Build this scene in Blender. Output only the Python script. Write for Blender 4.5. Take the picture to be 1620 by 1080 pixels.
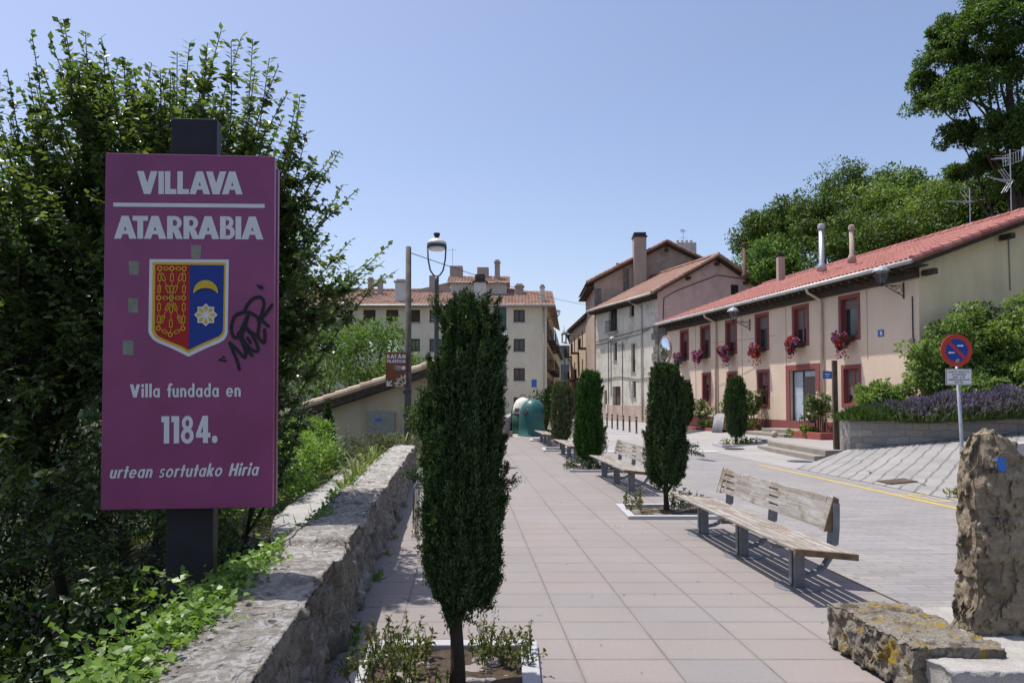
import bpy, bmesh, math, random
import numpy as np
from mathutils import Vector, noise
R = math.radians
rng = np.random.default_rng(7)
random.seed(7)
for o in list(bpy.data.objects): bpy.data.objects.remove(o)
SC = bpy.context.scene
COL = SC.collection

# ------------------------------------------------------------------ camera
CAMH = 1.69; FPX = 1150.0; TILT = .034; SH = .046
cd = bpy.data.cameras.new('camera'); cam = bpy.data.objects.new('camera', cd); COL.objects.link(cam)
cam.location = (0, 0, CAMH); cam.rotation_euler = (math.pi/2 + math.atan(TILT), 0, 0)
cd.sensor_width = 36; cd.lens = FPX*36/1620; cd.shift_y = SH*FPX/1620
cd.clip_start = .05; cd.clip_end = 3000
SC.camera = cam
_c, _s = math.cos(math.atan(TILT)), math.sin(math.atan(TILT))
def at(x, y, Y):
    """survey helper: where a sight line meets the vertical plane at distance Y"""
    yc = (540-y)/FPX+SH
    d = ((x-810)/FPX, _c-yc*_s, _s+yc*_c); t = Y/d[1]
    return Vector((d[0]*t, Y, CAMH+d[2]*t))

# ------------------------------------------------------------------ light
SUN_EL, SUN_AZ = 69.5, -60.0      # azimuth from +Y towards +X
sdir = Vector((math.sin(R(SUN_AZ))*math.cos(R(SUN_EL)), math.cos(R(SUN_AZ))*math.cos(R(SUN_EL)), math.sin(R(SUN_EL))))
sl = bpy.data.lights.new('sun', 'SUN'); sun = bpy.data.objects.new('sun', sl); COL.objects.link(sun)
sl.energy = 4.6; sl.angle = R(.53); sl.color = (1, .955, .89)
sun.rotation_euler = (-sdir).to_track_quat('-Z', 'Y').to_euler(); sun.location = (-20, 20, 60)
W = bpy.data.worlds.new('World'); SC.world = W; W.use_nodes = True
wn = W.node_tree.nodes; wl = W.node_tree.links
bg = wn['Background']
sky = wn.new('ShaderNodeTexSky'); sky.sky_type = 'NISHITA'; sky.sun_disc = False
sky.sun_elevation = R(SUN_EL); sky.sun_rotation = R(SUN_AZ); sky.altitude = 450
sky.air_density = 1.0; sky.dust_density = 2.3; sky.ozone_density = 2.6
tint = wn.new('ShaderNodeMix'); tint.data_type = 'RGBA'; tint.blend_type = 'MULTIPLY'; tint.inputs[0].default_value = 1
tint.inputs[7].default_value = (1.17, 1.05, 1.03, 1)
wl.new(sky.outputs[0], tint.inputs[6]); wl.new(tint.outputs[2], bg.inputs[0])
bg.inputs[1].default_value = .15
SC.view_settings.view_transform = 'Standard'; SC.view_settings.look = 'None'
SC.view_settings.exposure = .2; SC.view_settings.gamma = 1
SC.render.engine = 'CYCLES'
SC.cycles.max_bounces = 6; SC.cycles.diffuse_bounces = 3; SC.cycles.transparent_max_bounces = 8
SC.cycles.use_denoising = True

# ------------------------------------------------------------------ materials
class NT:
    def __init__(s, name):
        s.m = bpy.data.materials.new(name); s.m.use_nodes = True
        s.n = s.m.node_tree.nodes; s.l = s.m.node_tree.links
        s.b = s.n['Principled BSDF']
    def add(s, t, **kw):
        n = s.n.new(t)
        for k, v in kw.items(): setattr(n, k, v)
        return n
    def link(s, a, b): s.l.new(a, b)
    def coord(s, kind='Object', scale=(1,1,1), rot=(0,0,0)):
        t = s.add('ShaderNodeTexCoord'); mp = s.add('ShaderNodeMapping')
        mp.inputs['Scale'].default_value = scale; mp.inputs['Rotation'].default_value = rot
        s.link(t.outputs[kind], mp.inputs[0]); return mp.outputs[0]
    def noise(s, co, scale, detail=5, rough=.6, dist=0):
        n = s.add('ShaderNodeTexNoise'); n.inputs['Scale'].default_value = scale; n.inputs['Detail'].default_value = detail
        n.inputs['Roughness'].default_value = rough; n.inputs['Distortion'].default_value = dist
        s.link(co, n.inputs['Vector']); return n.outputs['Fac']
    def voro(s, co, scale, feature='F1'):
        n = s.add('ShaderNodeTexVoronoi'); n.feature = feature; n.inputs['Scale'].default_value = scale
        s.link(co, n.inputs['Vector']); return n
    def ramp(s, fac, stops, interp='LINEAR'):
        r = s.add('ShaderNodeValToRGB'); r.color_ramp.interpolation = interp
        e = r.color_ramp.elements
        while len(e) < len(stops): e.new(.5)
        for k, (p, c) in enumerate(stops):
            e[k].position = p; e[k].color = (c, c, c, 1) if not isinstance(c, tuple) else (*c, 1)
        s.link(fac, r.inputs[0]); return r.outputs[0]
    def mix(s, fac, a, b, mode='MIX'):
        m = s.add('ShaderNodeMix', data_type='RGBA', blend_type=mode)
        for i, x in ((0, fac), (6, a), (7, b)):
            if hasattr(x, 'is_output'): s.link(x, m.inputs[i])
            elif i == 0: m.inputs[0].default_value = x
            else: m.inputs[i].default_value = (*x, 1) if len(x) == 3 else x
        return m.outputs[2]
    def math(s, op, a, b=0):
        m = s.add('ShaderNodeMath', operation=op)
        for i, x in ((0, a), (1, b)):
            if hasattr(x, 'is_output'): s.link(x, m.inputs[i])
            else: m.inputs[i].default_value = x
        return m.outputs[0]
    def bump(s, h, strength=.3, dist=.02):
        b = s.add('ShaderNodeBump'); b.inputs['Strength'].default_value = strength; b.inputs['Distance'].default_value = dist
        s.link(h, b.inputs['Height']); s.link(b.outputs[0], s.b.inputs['Normal'])
    def out(s, col, rough=.8, metal=0, spec=.3):
        if hasattr(col, 'is_output'): s.link(col, s.b.inputs['Base Color'])
        else: s.b.inputs['Base Color'].default_value = (*col, 1)
        if hasattr(rough, 'is_output'): s.link(rough, s.b.inputs['Roughness'])
        else: s.b.inputs['Roughness'].default_value = rough
        s.b.inputs['Metallic'].default_value = metal
        s.b.inputs['Specular IOR Level'].default_value = spec
        return s.m

def m_plain(name, col, rough=.6, metal=0, var=.12, scale=6, bump=.05, spec=.3):
    t = NT(name); co = t.coord(); n = t.noise(co, scale)
    lo = tuple(c*(1-var) for c in col); hi = tuple(min(1, c*(1+var)) for c in col)
    c = t.ramp(n, [(.3, lo), (.7, hi)])
    n2 = t.noise(co, scale*14, 3)
    t.bump(n2, bump, .01)
    return t.out(c, rough, metal, spec)

def m_stone(name, cols, scale=3, bump=.6, fine=30, lichen=None, lscale=2, rough=.9):
    t = NT(name); co = t.coord(); n = t.noise(co, scale, 8, .65)
    k = len(cols); c = t.ramp(n, [(.25+.5*i/(k-1), cols[i]) for i in range(k)])
    n3 = t.noise(co, fine, 6, .7)
    c = t.mix(.55, c, t.ramp(n3, [(.3, .25), (.7, .95)]), 'MULTIPLY')
    if lichen:
        for q, (lc, th) in enumerate(lichen):
            l = t.noise(co, lscale*(1+.7*q), 7, .7, .4)
            c = t.mix(t.ramp(l, [(th, 0.), (th+.07, 1.)]), c, lc)
    h = t.math('ADD', t.noise(co, scale*3, 8, .7), t.math('MULTIPLY', n3, .5))
    t.bump(h, bump, .05)
    return t.out(c, rough)

def m_plaster(name, col, stain=(.35,.3,.26), amount=.3, rough=.9, streak=True):
    t = NT(name); co = t.coord(); n = t.noise(co, .7, 6, .6)
    c = t.ramp(n, [(.3, tuple(x*.88 for x in col)), (.7, tuple(min(1, x*1.06) for x in col))])
    s2 = t.noise(t.coord(scale=(1, 1, .14)), 2.2, 6, .6)
    c = t.mix(t.math('MULTIPLY', t.ramp(s2, [(.5, 0.), (.75, 1.)]), amount), c, stain)
    n3 = t.noise(co, 9, 5); t.bump(n3, .25, .02)
    c = t.mix(.2, c, t.ramp(t.noise(co, 14, 4), [(.3, .6), (.7, 1.)]), 'MULTIPLY')
    return t.out(c, rough)

def m_patchy(name, col, dark, bare):
    t = NT(name); co = t.coord(); n = t.noise(co, 1.1, 9, .68, .4)
    c = t.ramp(n, [(.30, dark), (.47, tuple(x*.9 for x in col)), (.62, col), (.8, tuple(min(1, x*1.1) for x in col))])
    p = t.noise(t.coord(rot=(.2,.1,.4)), .8, 9, .7, .6); c = t.mix(t.ramp(p, [(.565, 0.), (.60, .75)]), c, bare)
    s2 = t.noise(t.coord(scale=(1, 1, .12)), 2.6, 7, .65); c = t.mix(t.ramp(s2, [(.52, 0.), (.72, .55)]), c, dark)
    sp = t.add('ShaderNodeSeparateXYZ'); t.link(co, sp.inputs[0]); lo_ = t.math('ADD', sp.outputs[2], t.math('MULTIPLY', t.noise(co, 1.3, 5), 1.6))
    c = t.mix(t.ramp(t.math('MULTIPLY', lo_, .1), [(.40, .0), (.44, .0)]), c, bare)
    c = t.mix(.4, c, t.ramp(t.noise(co, 12, 7, .75), [(.3, .5), (.65, 1.)]), 'MULTIPLY'); t.bump(t.noise(co, 7, 9, .75), .6, .04)
    return t.out(c, .95)
def m_leaf(name, lo, hi, trans=.35, rough=.45, spec=.35, third=None):
    t = NT(name); g = t.add('ShaderNodeNewGeometry')
    st = [(0, lo), (.75, hi)] + ([(1, third)] if third else [])
    c = t.ramp(g.outputs['Random Per Island'], st)
    t.out(c, rough, 0, spec)
    tr = t.add('ShaderNodeBsdfTranslucent')
    c2 = t.mix(1, c, (1.3, 1.25, .45), 'MULTIPLY'); t.link(c2, tr.inputs[0])
    ms = t.add('ShaderNodeMixShader'); ms.inputs[0].default_value = trans
    t.link(t.b.outputs[0], ms.inputs[1]); t.link(tr.outputs[0], ms.inputs[2])
    t.link(ms.outputs[0], t.n['Material Output'].inputs[0])
    return t.m

def m_tiles(name, cols, spread=1.0):
    """roof tile: one random tone per tile (uv holds tile numbers)"""
    t = NT(name); uv = t.add('ShaderNodeUVMap'); fl = t.add('ShaderNodeVectorMath', operation='FLOOR')
    t.link(uv.outputs[0], fl.inputs[0]); w = t.add('ShaderNodeTexWhiteNoise', noise_dimensions='2D'); t.link(fl.outputs[0], w.inputs[0])
    k = len(cols); c = t.ramp(w.outputs[0], [(i/(k-1), cols[i]) for i in range(k)])
    co = t.coord(); n = t.noise(co, 1.2, 7, .7)
    c = t.mix(t.ramp(n, [(.52, 0.), (.75, .5)]), c, (.16, .13, .11))
    t.bump(t.noise(co, 25, 4), .2, .02)
    return t.out(c, .85)

def m_pave(name, bw, bh, cols, mortar, msize=.004, offset=0., rot=0., stain=.3, bumpd=.3, fine=40):
    t = NT(name); co = t.coord('UV')
    b = t.add('ShaderNodeTexBrick'); b.offset = offset; b.squash = 1
    b.inputs['Color1'].default_value = (0,0,0,1); b.inputs['Color2'].default_value = (1,1,1,1)
    b.inputs['Mortar'].default_value = (.5,.5,.5,1); b.inputs['Scale'].default_value = 1
    b.inputs['Mortar Size'].default_value = msize; b.inputs['Mortar Smooth'].default_value = .1
    b.inputs['Brick Width'].default_value = bw; b.inputs['Row Height'].default_value = bh
    t.link(co, b.inputs['Vector'])
    k = len(cols); c = t.ramp(b.outputs['Color'], [(.05+.9*i/(k-1), cols[i]) for i in range(k)])
    f = t.noise(co, fine, 6, .7); c = t.mix(.35, c, t.ramp(f, [(.3, .62), (.7, 1.)]), 'MULTIPLY')
    big = t.noise(co, .55, 7, .6); c = t.mix(stain, c, t.ramp(big, [(.3, .55), (.7, 1.)]), 'MULTIPLY')
    sp = t.noise(co, 5.5, 3, .5); c = t.mix(t.ramp(sp, [(.71, 0.), (.74, .55)]), c, tuple(x*.35 for x in cols[0]))
    b2 = t.add('ShaderNodeTexBrick'); b2.offset = offset; b2.squash = 1
    for nm_, v_ in (('Scale', 1), ('Mortar Size', min(bw, bh)*.09), ('Mortar Smooth', 1.), ('Brick Width', bw), ('Row Height', bh)): b2.inputs[nm_].default_value = v_
    t.link(co, b2.inputs['Vector']); c = t.mix(t.math('MULTIPLY', b2.outputs['Fac'], t.ramp(t.noise(co, 2.6, 5), [(.35, .05), (.7, .6)])), c, tuple(x*.62 for x in cols[0]))
    wr = t.noise(co, 1.15, 8, .7, .8); c = t.mix(t.ramp(wr, [(.56, 0.), (.70, .28)]), c, (.22,.20,.185))
    jf = t.noise(co, 1.7, 3); jm = t.math('MULTIPLY', b.outputs['Fac'], t.ramp(jf, [(.3, .35), (.65, 1.)]))
    c = t.mix(jm, c, mortar)
    h = t.math('SUBTRACT', t.math('MULTIPLY', f, .25), b.outputs['Fac']); t.bump(h, bumpd, .006)
    return t.out(c, .75, 0, .25)

def m_glass(name, col=(.03,.035,.04), rough=.08):
    return m_plain(name, col, rough, 0, .3, 2, 0, .6)

M = {}
PATHROT = math.atan(.0652)
M['flag'] = m_pave('promenade_flags', .6, .4, [(.272,.245,.233),(.288,.258,.243),(.264,.246,.238),(.296,.258,.243),(.28,.252,.238)], (.11,.10,.09), .0055, 0, 0)
M['brick_road'] = m_pave('road_pavers', .42, .105, [(.255,.245,.243),(.315,.295,.285),(.28,.27,.275),(.335,.31,.293)], (.13,.12,.115), .006, .5, 0)
M['plaza'] = m_pave('plaza_concrete', 3.0, 2.2, [(.345,.33,.32),(.385,.367,.355),(.36,.345,.34)], (.28,.26,.25), .012, .5, 0, .35, .2, 25)
M['kerb'] = m_stone('pale_granite', [(.46,.465,.475),(.56,.565,.575)], 4, .15, 120)
M['soil'] = m_stone('soil', [(.07,.05,.035),(.16,.115,.08),(.24,.18,.13)], 9, 1.0, 40)
M['earth'] = m_stone('earth', [(.03,.032,.016),(.055,.06,.028),(.09,.085,.045)], 1.2, .8, 20)
M['far_ground'] = m_stone('field', [(.09,.11,.05),(.14,.15,.08)], .1, .3, 3)
M['concrete'] = m_stone('concrete', [(.33,.32,.31),(.42,.41,.40),(.48,.47,.45)], 1.6, .25, 60)
M['red_kerb'] = m_plaster('red_painted_kerb', (.34,.10,.085), (.2,.1,.09), .4)
M['step'] = m_stone('step_stone', [(.27,.235,.195),(.40,.37,.33)], 2, .3, 40)
M['white_line'] = m_plain('pale_band', (.55,.54,.53), .8)
M['yellow'] = m_stone('yellow_road_paint', [(.55,.40,.08),(.62,.46,.10),(.66,.50,.16)], 4, .2, 60, lichen=[((.36,.33,.28), .62)], lscale=7)
M['salmon'] = m_plaster('salmon_render', (.73,.575,.435), (.50,.40,.32), .4)
M['tan_gable'] = m_plaster('tan_render', (.82,.66,.41), (.38,.32,.24), .3)
M['shed_wall'] = m_plaster('shed_render', (.47,.39,.265), (.25,.21,.15), .5)
M['maroon'] = m_plaster('maroon_trim', (.27,.085,.08), (.16,.06,.06), .3)
M['dark_wood'] = m_plain('dark_timber', (.06,.045,.035), .8, 0, .4, 8, .3)
M['brown_wood'] = m_plain('brown_timber', (.12,.065,.04), .7, 0, .4, 8, .3)
M['glass'] = m_glass('window_glass')
M['glass_blue'] = m_glass('door_glass', (.42,.48,.54), .3)
M['blind'] = m_plain('roller_blind', (.16,.13,.12), .6, 0, .15, 3)
M['shutter'] = m_plain('brown_shutter', (.075,.045,.035), .7, 0, .25, 4)
M['door_brown'] = m_plain('brown_door', (.13,.10,.085), .6)
M['zinc'] = m_plain('zinc_gutter', (.50,.50,.47), .5, .3, .2, 5)
M['spout'] = m_plain('cream_downpipe', (.60,.48,.36), .6)
M['tile_red'] = m_tiles('red_roof_tiles', [(.29,.105,.09),(.36,.145,.125),(.42,.19,.165),(.33,.125,.11)])
M['tile_old'] = m_tiles('old_roof_tiles', [(.29,.155,.115),(.37,.205,.155),(.34,.225,.175),(.41,.26,.20)])
M['tile_pale'] = m_tiles('pale_roof_tiles', [(.46,.33,.23),(.55,.42,.30),(.60,.48,.36),(.42,.30,.21)])
M['cream'] = m_plaster('cream_render', (.74,.665,.51), (.42,.38,.30), .25)
M['grey_render'] = m_patchy('weathered_grey_render', (.70,.66,.56), (.40,.37,.31), (.46,.40,.33))
M['pink'] = m_patchy('pink_render', (.92,.63,.57), (.66,.48,.44), (.80,.57,.52))
M['brown_render'] = m_patchy('bare_brown_render', (.56,.43,.35), (.33,.26,.21), (.44,.36,.30))
M['rubble'] = m_stone('rubble_masonry', [(.12,.11,.10),(.25,.23,.21),(.36,.33,.29)], 2.5, 1.2, 20)
M['chimney'] = m_plaster('chimney_render', (.45,.36,.30), (.25,.2,.18), .5)
M['white_render'] = m_plaster('white_render', (.70,.68,.62), (.4,.38,.34), .4)
M['pipe'] = m_plain('grey_steel', (.45,.46,.47), .4, .6, .1)
M['steel'] = m_plain('galvanised_steel', (.42,.44,.46), .45, .5, .15, 10)
M['stainless'] = m_plain('stainless_tube', (.55,.50,.44), .25, .9, .1)
M['black_iron'] = m_plain('black_iron', (.025,.025,.03), .45, .2, .3, 8)
M['lamp_grey'] = m_plain('lamp_grey', (.075,.078,.085), .45, .3, .2, 8)
M['lamp_cap'] = m_plain('pale_lamp_cap', (.62,.62,.63), .4, .1, .1)
M['lamp_glass'] = m_plain('lamp_glass', (.70,.74,.80), .15, 0, .05)
M['bench_metal'] = m_plain('bench_metal', (.20,.21,.23), .5, .4, .2, 8)
def m_bench():
    t = NT('weathered_slats'); co = t.coord(scale=(9, .8, 9)); n = t.noise(co, 2.2, 7, .7)
    c = t.ramp(n, [(.3, (.15,.125,.10)), (.46, (.26,.235,.205)), (.62, (.40,.38,.355))])
    p = t.noise(t.coord(), 3.2, 7, .75, .5)
    c = t.mix(t.ramp(p, [(.52, 0.), (.60, .8)]), c, (.20,.145,.095))
    t.bump(n, .4, .01); return t.out(c, .85)
M['slat'] = m_bench()
M['slat_end'] = m_plain('dark_stained_board', (.17,.115,.07), .8, 0, .4, 10, .3)
def m_wall():
    t = NT('parapet_stone'); co = t.coord(); n = t.noise(co, 5, 10, .75)
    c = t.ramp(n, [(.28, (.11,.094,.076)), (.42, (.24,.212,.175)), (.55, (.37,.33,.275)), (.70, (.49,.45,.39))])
    l3 = t.noise(t.coord(rot=(.3,.2,.6)), 2.2, 6, .65); c = t.mix(t.ramp(l3, [(.54, 0.), (.66, .5)]), c, (.46,.36,.28))
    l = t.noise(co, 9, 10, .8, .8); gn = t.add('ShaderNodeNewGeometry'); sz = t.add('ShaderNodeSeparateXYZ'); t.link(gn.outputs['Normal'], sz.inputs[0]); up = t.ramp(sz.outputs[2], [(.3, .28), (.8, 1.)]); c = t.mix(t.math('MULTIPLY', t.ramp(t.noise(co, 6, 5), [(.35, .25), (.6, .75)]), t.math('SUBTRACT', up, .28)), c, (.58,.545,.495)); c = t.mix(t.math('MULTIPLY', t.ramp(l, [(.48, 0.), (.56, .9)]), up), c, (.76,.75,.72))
    l2 = t.noise(co, 13, 8, .75, .5); c = t.mix(t.ramp(l2, [(.57, 0.), (.64, .8)]), c, (.075,.07,.062))
    v = t.voro(co, 1.9, 'DISTANCE_TO_EDGE'); dv = t.add('ShaderNodeVectorMath', operation='ADD'); nz_ = t.add('ShaderNodeTexNoise'); nz_.inputs['Scale'].default_value = 4; sc = t.add('ShaderNodeVectorMath', operation='SCALE'); sc.inputs[3].default_value = .6
    t.link(co, nz_.inputs['Vector']); t.link(nz_.outputs['Color'], sc.inputs[0]); t.link(co, dv.inputs[0]); t.link(sc.outputs[0], dv.inputs[1]); t.link(dv.outputs[0], v.inputs['Vector'])
    ck = t.ramp(v.outputs['Distance'], [(.0, 1.), (.016, 0.)]); c = t.mix(t.math('MULTIPLY', ck, t.ramp(t.noise(co, 1.6, 3), [(.45, 0.), (.6, .7)])), c, (.10,.085,.07))
    f = t.noise(co, 60, 6, .7); c = t.mix(.55, c, t.ramp(f, [(.3, .4), (.65, 1.)]), 'MULTIPLY')
    h = t.math('ADD', t.noise(co, 14, 10, .8), t.math('MULTIPLY', f, .5)); t.bump(t.math('SUBTRACT', h, t.math('MULTIPLY', ck, .3)), 1., .05)
    return t.out(c, .95, 0, .15)
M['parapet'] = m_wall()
def m_bricked(name, bw, bh, cols, mortar):
    t = NT(name); co = t.coord('UV'); w = t.noise(co, 3, 3)
    b = t.add('ShaderNodeTexBrick'); b.offset = .43; b.squash = 1.4; b.squash_frequency = 3; b.offset_frequency = 2
    b.inputs['Color1'].default_value = (0,0,0,1); b.inputs['Color2'].default_value = (1,1,1,1); b.inputs['Scale'].default_value = 1
    b.inputs['Mortar Size'].default_value = .012; b.inputs['Mortar Smooth'].default_value = .4
    b.inputs['Brick Width'].default_value = bw; b.inputs['Row Height'].default_value = bh
    dis = t.add('ShaderNodeVectorMath', operation='ADD'); nv = t.add('ShaderNodeTexNoise'); nv.inputs['Scale'].default_value = 3.5
    sc = t.add('ShaderNodeVectorMath', operation='SCALE'); sc.inputs[3].default_value = .17
    t.link(co, nv.inputs['Vector']); t.link(nv.outputs['Color'], sc.inputs[0]); t.link(co, dis.inputs[0]); t.link(sc.outputs[0], dis.inputs[1])
    t.link(dis.outputs[0], b.inputs['Vector'])
    k = len(cols); c = t.ramp(b.outputs['Color'], [(i/(k-1), cols[i]) for i in range(k)])
    f = t.noise(co, 16, 7, .7); c = t.mix(.6, c, t.ramp(f, [(.3, .45), (.7, 1.)]), 'MULTIPLY')
    c = t.mix(b.outputs['Fac'], c, mortar)
    t.bump(t.math('SUBTRACT', t.math('MULTIPLY', f, .5), b.outputs['Fac']), .8, .03)
    return t.out(c, .95)
M['bed_wall'] = m_bricked('rubble_bed_wall', .42, .19, [(.26,.24,.22),(.40,.36,.31),(.33,.31,.30),(.48,.40,.30),(.44,.41,.37)], (.30,.28,.25))
M['rock'] = m_stone('standing_rock', [(.15,.125,.095),(.32,.26,.18),(.48,.39,.275),(.43,.385,.32)], 3.4, 1.0, 30, lichen=[((.07,.062,.052), .54), ((.42,.385,.33), .62)], lscale=3.4)
M['lichen_slab'] = m_stone('lichen_slab', [(.28,.24,.18),(.45,.40,.33),(.56,.51,.44)], 5, 1.2, 40, lichen=[((.13,.105,.075), .54), ((.42,.29,.05), .535), ((.60,.58,.54), .63)], lscale=4)
M['plinth'] = m_stone('plinth_concrete', [(.36,.34,.31),(.48,.46,.43),(.56,.55,.52)], 5, .5, 90, lichen=[((.36,.27,.10), .66)], lscale=3)
M['ramp'] = None
def m_ramp():
    t = NT('grooved_concrete'); co = t.coord(); n = t.noise(co, 1.5, 7, .65)
    c = t.ramp(n, [(.3, (.235,.228,.22)), (.7, (.34,.33,.318))])
    c = t.mix(.35, c, t.ramp(t.noise(co, 40, 5), [(.3, .6), (.7, 1.)]), 'MULTIPLY')
    at_ = t.add('ShaderNodeUVMap'); sep = t.add('ShaderNodeSeparateXYZ')
    t.link(at_.outputs[0], sep.inputs[0])
    wob = t.math('MULTIPLY', t.noise(co, 1.1, 4), .55)
    fr = t.math('FRACT', t.math('ADD', sep.outputs[0], wob)); d = t.math('ABSOLUTE', t.math('SUBTRACT', fr, .5))
    mk = t.math('MULTIPLY', t.ramp(d, [(.03, 1.), (.10, 0.)]), t.ramp(t.noise(co, 3, 4), [(.3, .35), (.6, .95)]))
    c = t.mix(mk, c, (.15,.14,.13)); t.bump(t.math('MULTIPLY', mk, -1), .8, .03)
    return t.out(c, .9)
M['ramp'] = m_ramp()
M['sign_purple'] = m_plain('purple_sign_paint', (.235,.042,.138), .33, 0, .17, 2.2, .02, .45)
M['sign_edge'] = m_plain('purple_sign_edge', (.36,.16,.28), .4)
M['sign_white'] = m_plain('sign_lettering', (.66,.66,.68), .5, 0, .05, 8, 0)
M['sign_gold'] = m_plain('sign_gold', (.62,.40,.03), .5, 0, .08, 9, 0)
M['sign_red'] = m_plain('sign_red', (.36,.012,.015), .5, 0, .08, 9, 0)
M['sign_blue'] = m_plain('sign_blue', (.012,.04,.24), .5, 0, .08, 9, 0)
M['green'] = m_plain('sign_green', (.03,.2,.04), .5)
M['tag'] = m_plain('black_marker', (.008,.008,.01), .4, 0, .1, 9, 0)
M['sticker'] = m_stone('worn_sticker', [(.22,.23,.18),(.40,.41,.36)], 9, .1, 60)
M['post_black'] = m_plain('dark_post', (.022,.022,.028), .5, .2, .3, 3)
M['brown_sign'] = m_plain('brown_sign_paint', (.19,.065,.03), .5, 0, .1, 4, 0)
M['pale_motif'] = m_plain('pale_motif', (.55,.50,.38), .6)
M['pole_wood'] = m_plain('old_pole_timber', (.12,.105,.092), .9, 0, .35, 6, .5)
M['rust'] = m_plain('rusty_post', (.085,.062,.045), .8, 0, .4, 7, .4)
M['bin_green'] = m_plain('teal_bin', (.03,.115,.105), .38, 0, .15, 2, .02)
M['bin_dark'] = m_plain('dark_green_bin', (.02,.06,.045), .4, 0, .2, 2)
M['bin_white'] = m_plain('white_bin_lid', (.68,.66,.58), .4)
M['mirror'] = m_plain('traffic_mirror', (.75,.78,.83), .04, 1, .02, 2, 0)
M['mirror_rim'] = m_plain('dull_rim', (.26,.17,.13), .5)
M['blue_plaque'] = m_plain('blue_plaque', (.05,.14,.42), .4)
M['sign_back'] = m_plain('sign_back', (.42,.43,.45), .5, .4)
M['bark'] = m_stone('bark', [(.05,.04,.03),(.11,.09,.07),(.16,.13,.10)], 6, 1.0, 30)
M['bark_red'] = m_stone('cypress_bark', [(.06,.04,.03),(.12,.085,.06)], 8, 1.0, 30)
M['cable'] = m_plain('cable', (.03,.03,.035), .6)
M['cypress'] = m_leaf('cypress_spray', (.010,.030,.009), (.045,.092,.026), .22, .55, .3, (.10,.15,.045))
M['cypress_bright'] = m_leaf('bright_cypress_spray', (.018,.055,.010), (.05,.125,.022), .22, .6, .2)
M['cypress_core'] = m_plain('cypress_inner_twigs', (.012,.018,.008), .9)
M['olive'] = m_leaf('olive_grey_leaf', (.045,.065,.028), (.11,.135,.06), .2, .6)
M['cherry'] = m_leaf('glossy_leaf', (.058,.105,.036), (.115,.19,.06), .40, .36, .8, (.19,.26,.075))
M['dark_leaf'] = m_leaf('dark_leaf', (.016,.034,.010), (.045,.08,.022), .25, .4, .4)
M['ash_leaf'] = m_leaf('light_leaf', (.055,.12,.025), (.12,.22,.045), .4, .5)
M['hedge_leaf'] = m_leaf('hedge_leaf', (.08,.17,.025), (.16,.29,.05), .4, .45, .4, (.22,.33,.08))
M['hill_leaf'] = m_leaf('hill_leaf', (.035,.075,.016), (.09,.155,.034), .35, .5, .3, (.15,.20,.05))
M['big_leaf'] = m_leaf('tall_tree_leaf', (.042,.095,.024), (.10,.18,.045), .45, .5, .3)
M['ivy_leaf'] = m_leaf('ivy_leaf', (.085,.17,.025), (.19,.31,.055), .4, .4, .4)
M['bramble'] = m_leaf('bramble_leaf', (.085,.16,.035), (.19,.29,.07), .4, .5, .3, (.30,.36,.16))
M['grass_leaf'] = m_leaf('grass_blade', (.09,.13,.03), (.22,.27,.07), .35, .6)
M['dry_leaf'] = m_leaf('dry_weed', (.06,.095,.03), (.16,.19,.07), .3, .6, .2, (.26,.18,.09))
M['yucca_leaf'] = m_leaf('sword_leaf', (.10,.15,.045), (.26,.30,.11), .25, .5)
M['juniper'] = m_leaf('juniper_spray', (.06,.08,.04), (.15,.17,.09), .2, .7)
M['lav_purple'] = m_leaf('lavender_flower', (.11,.09,.18), (.26,.22,.37), .25, .8, .1)
M['lav_green'] = m_leaf('lavender_stem', (.05,.085,.03), (.12,.17,.06), .25, .7)
M['rosemary'] = m_leaf('rosemary_leaf', (.035,.075,.018), (.09,.155,.04), .25, .7)
M['petal_purple'] = m_leaf('purple_petal', (.22,.035,.19), (.42,.11,.36), .35, .6, .2, (.58,.30,.52))
M['petal_red'] = m_leaf('red_petal', (.35,.015,.02), (.55,.05,.06), .35, .6)
M['rose_white'] = m_leaf('pale_rose_petal', (.6,.5,.48), (.75,.68,.66), .3, .6)
M['bird'] = m_plain('dark_feathers', (.02,.02,.022), .7)
M['blue_paint'] = m_plain('blue_paint_mark', (.03,.16,.55), .6)
M['corrug'] = m_plain('grey_corrugated_sheet', (.22,.22,.23), .6, .1, .15)

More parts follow.
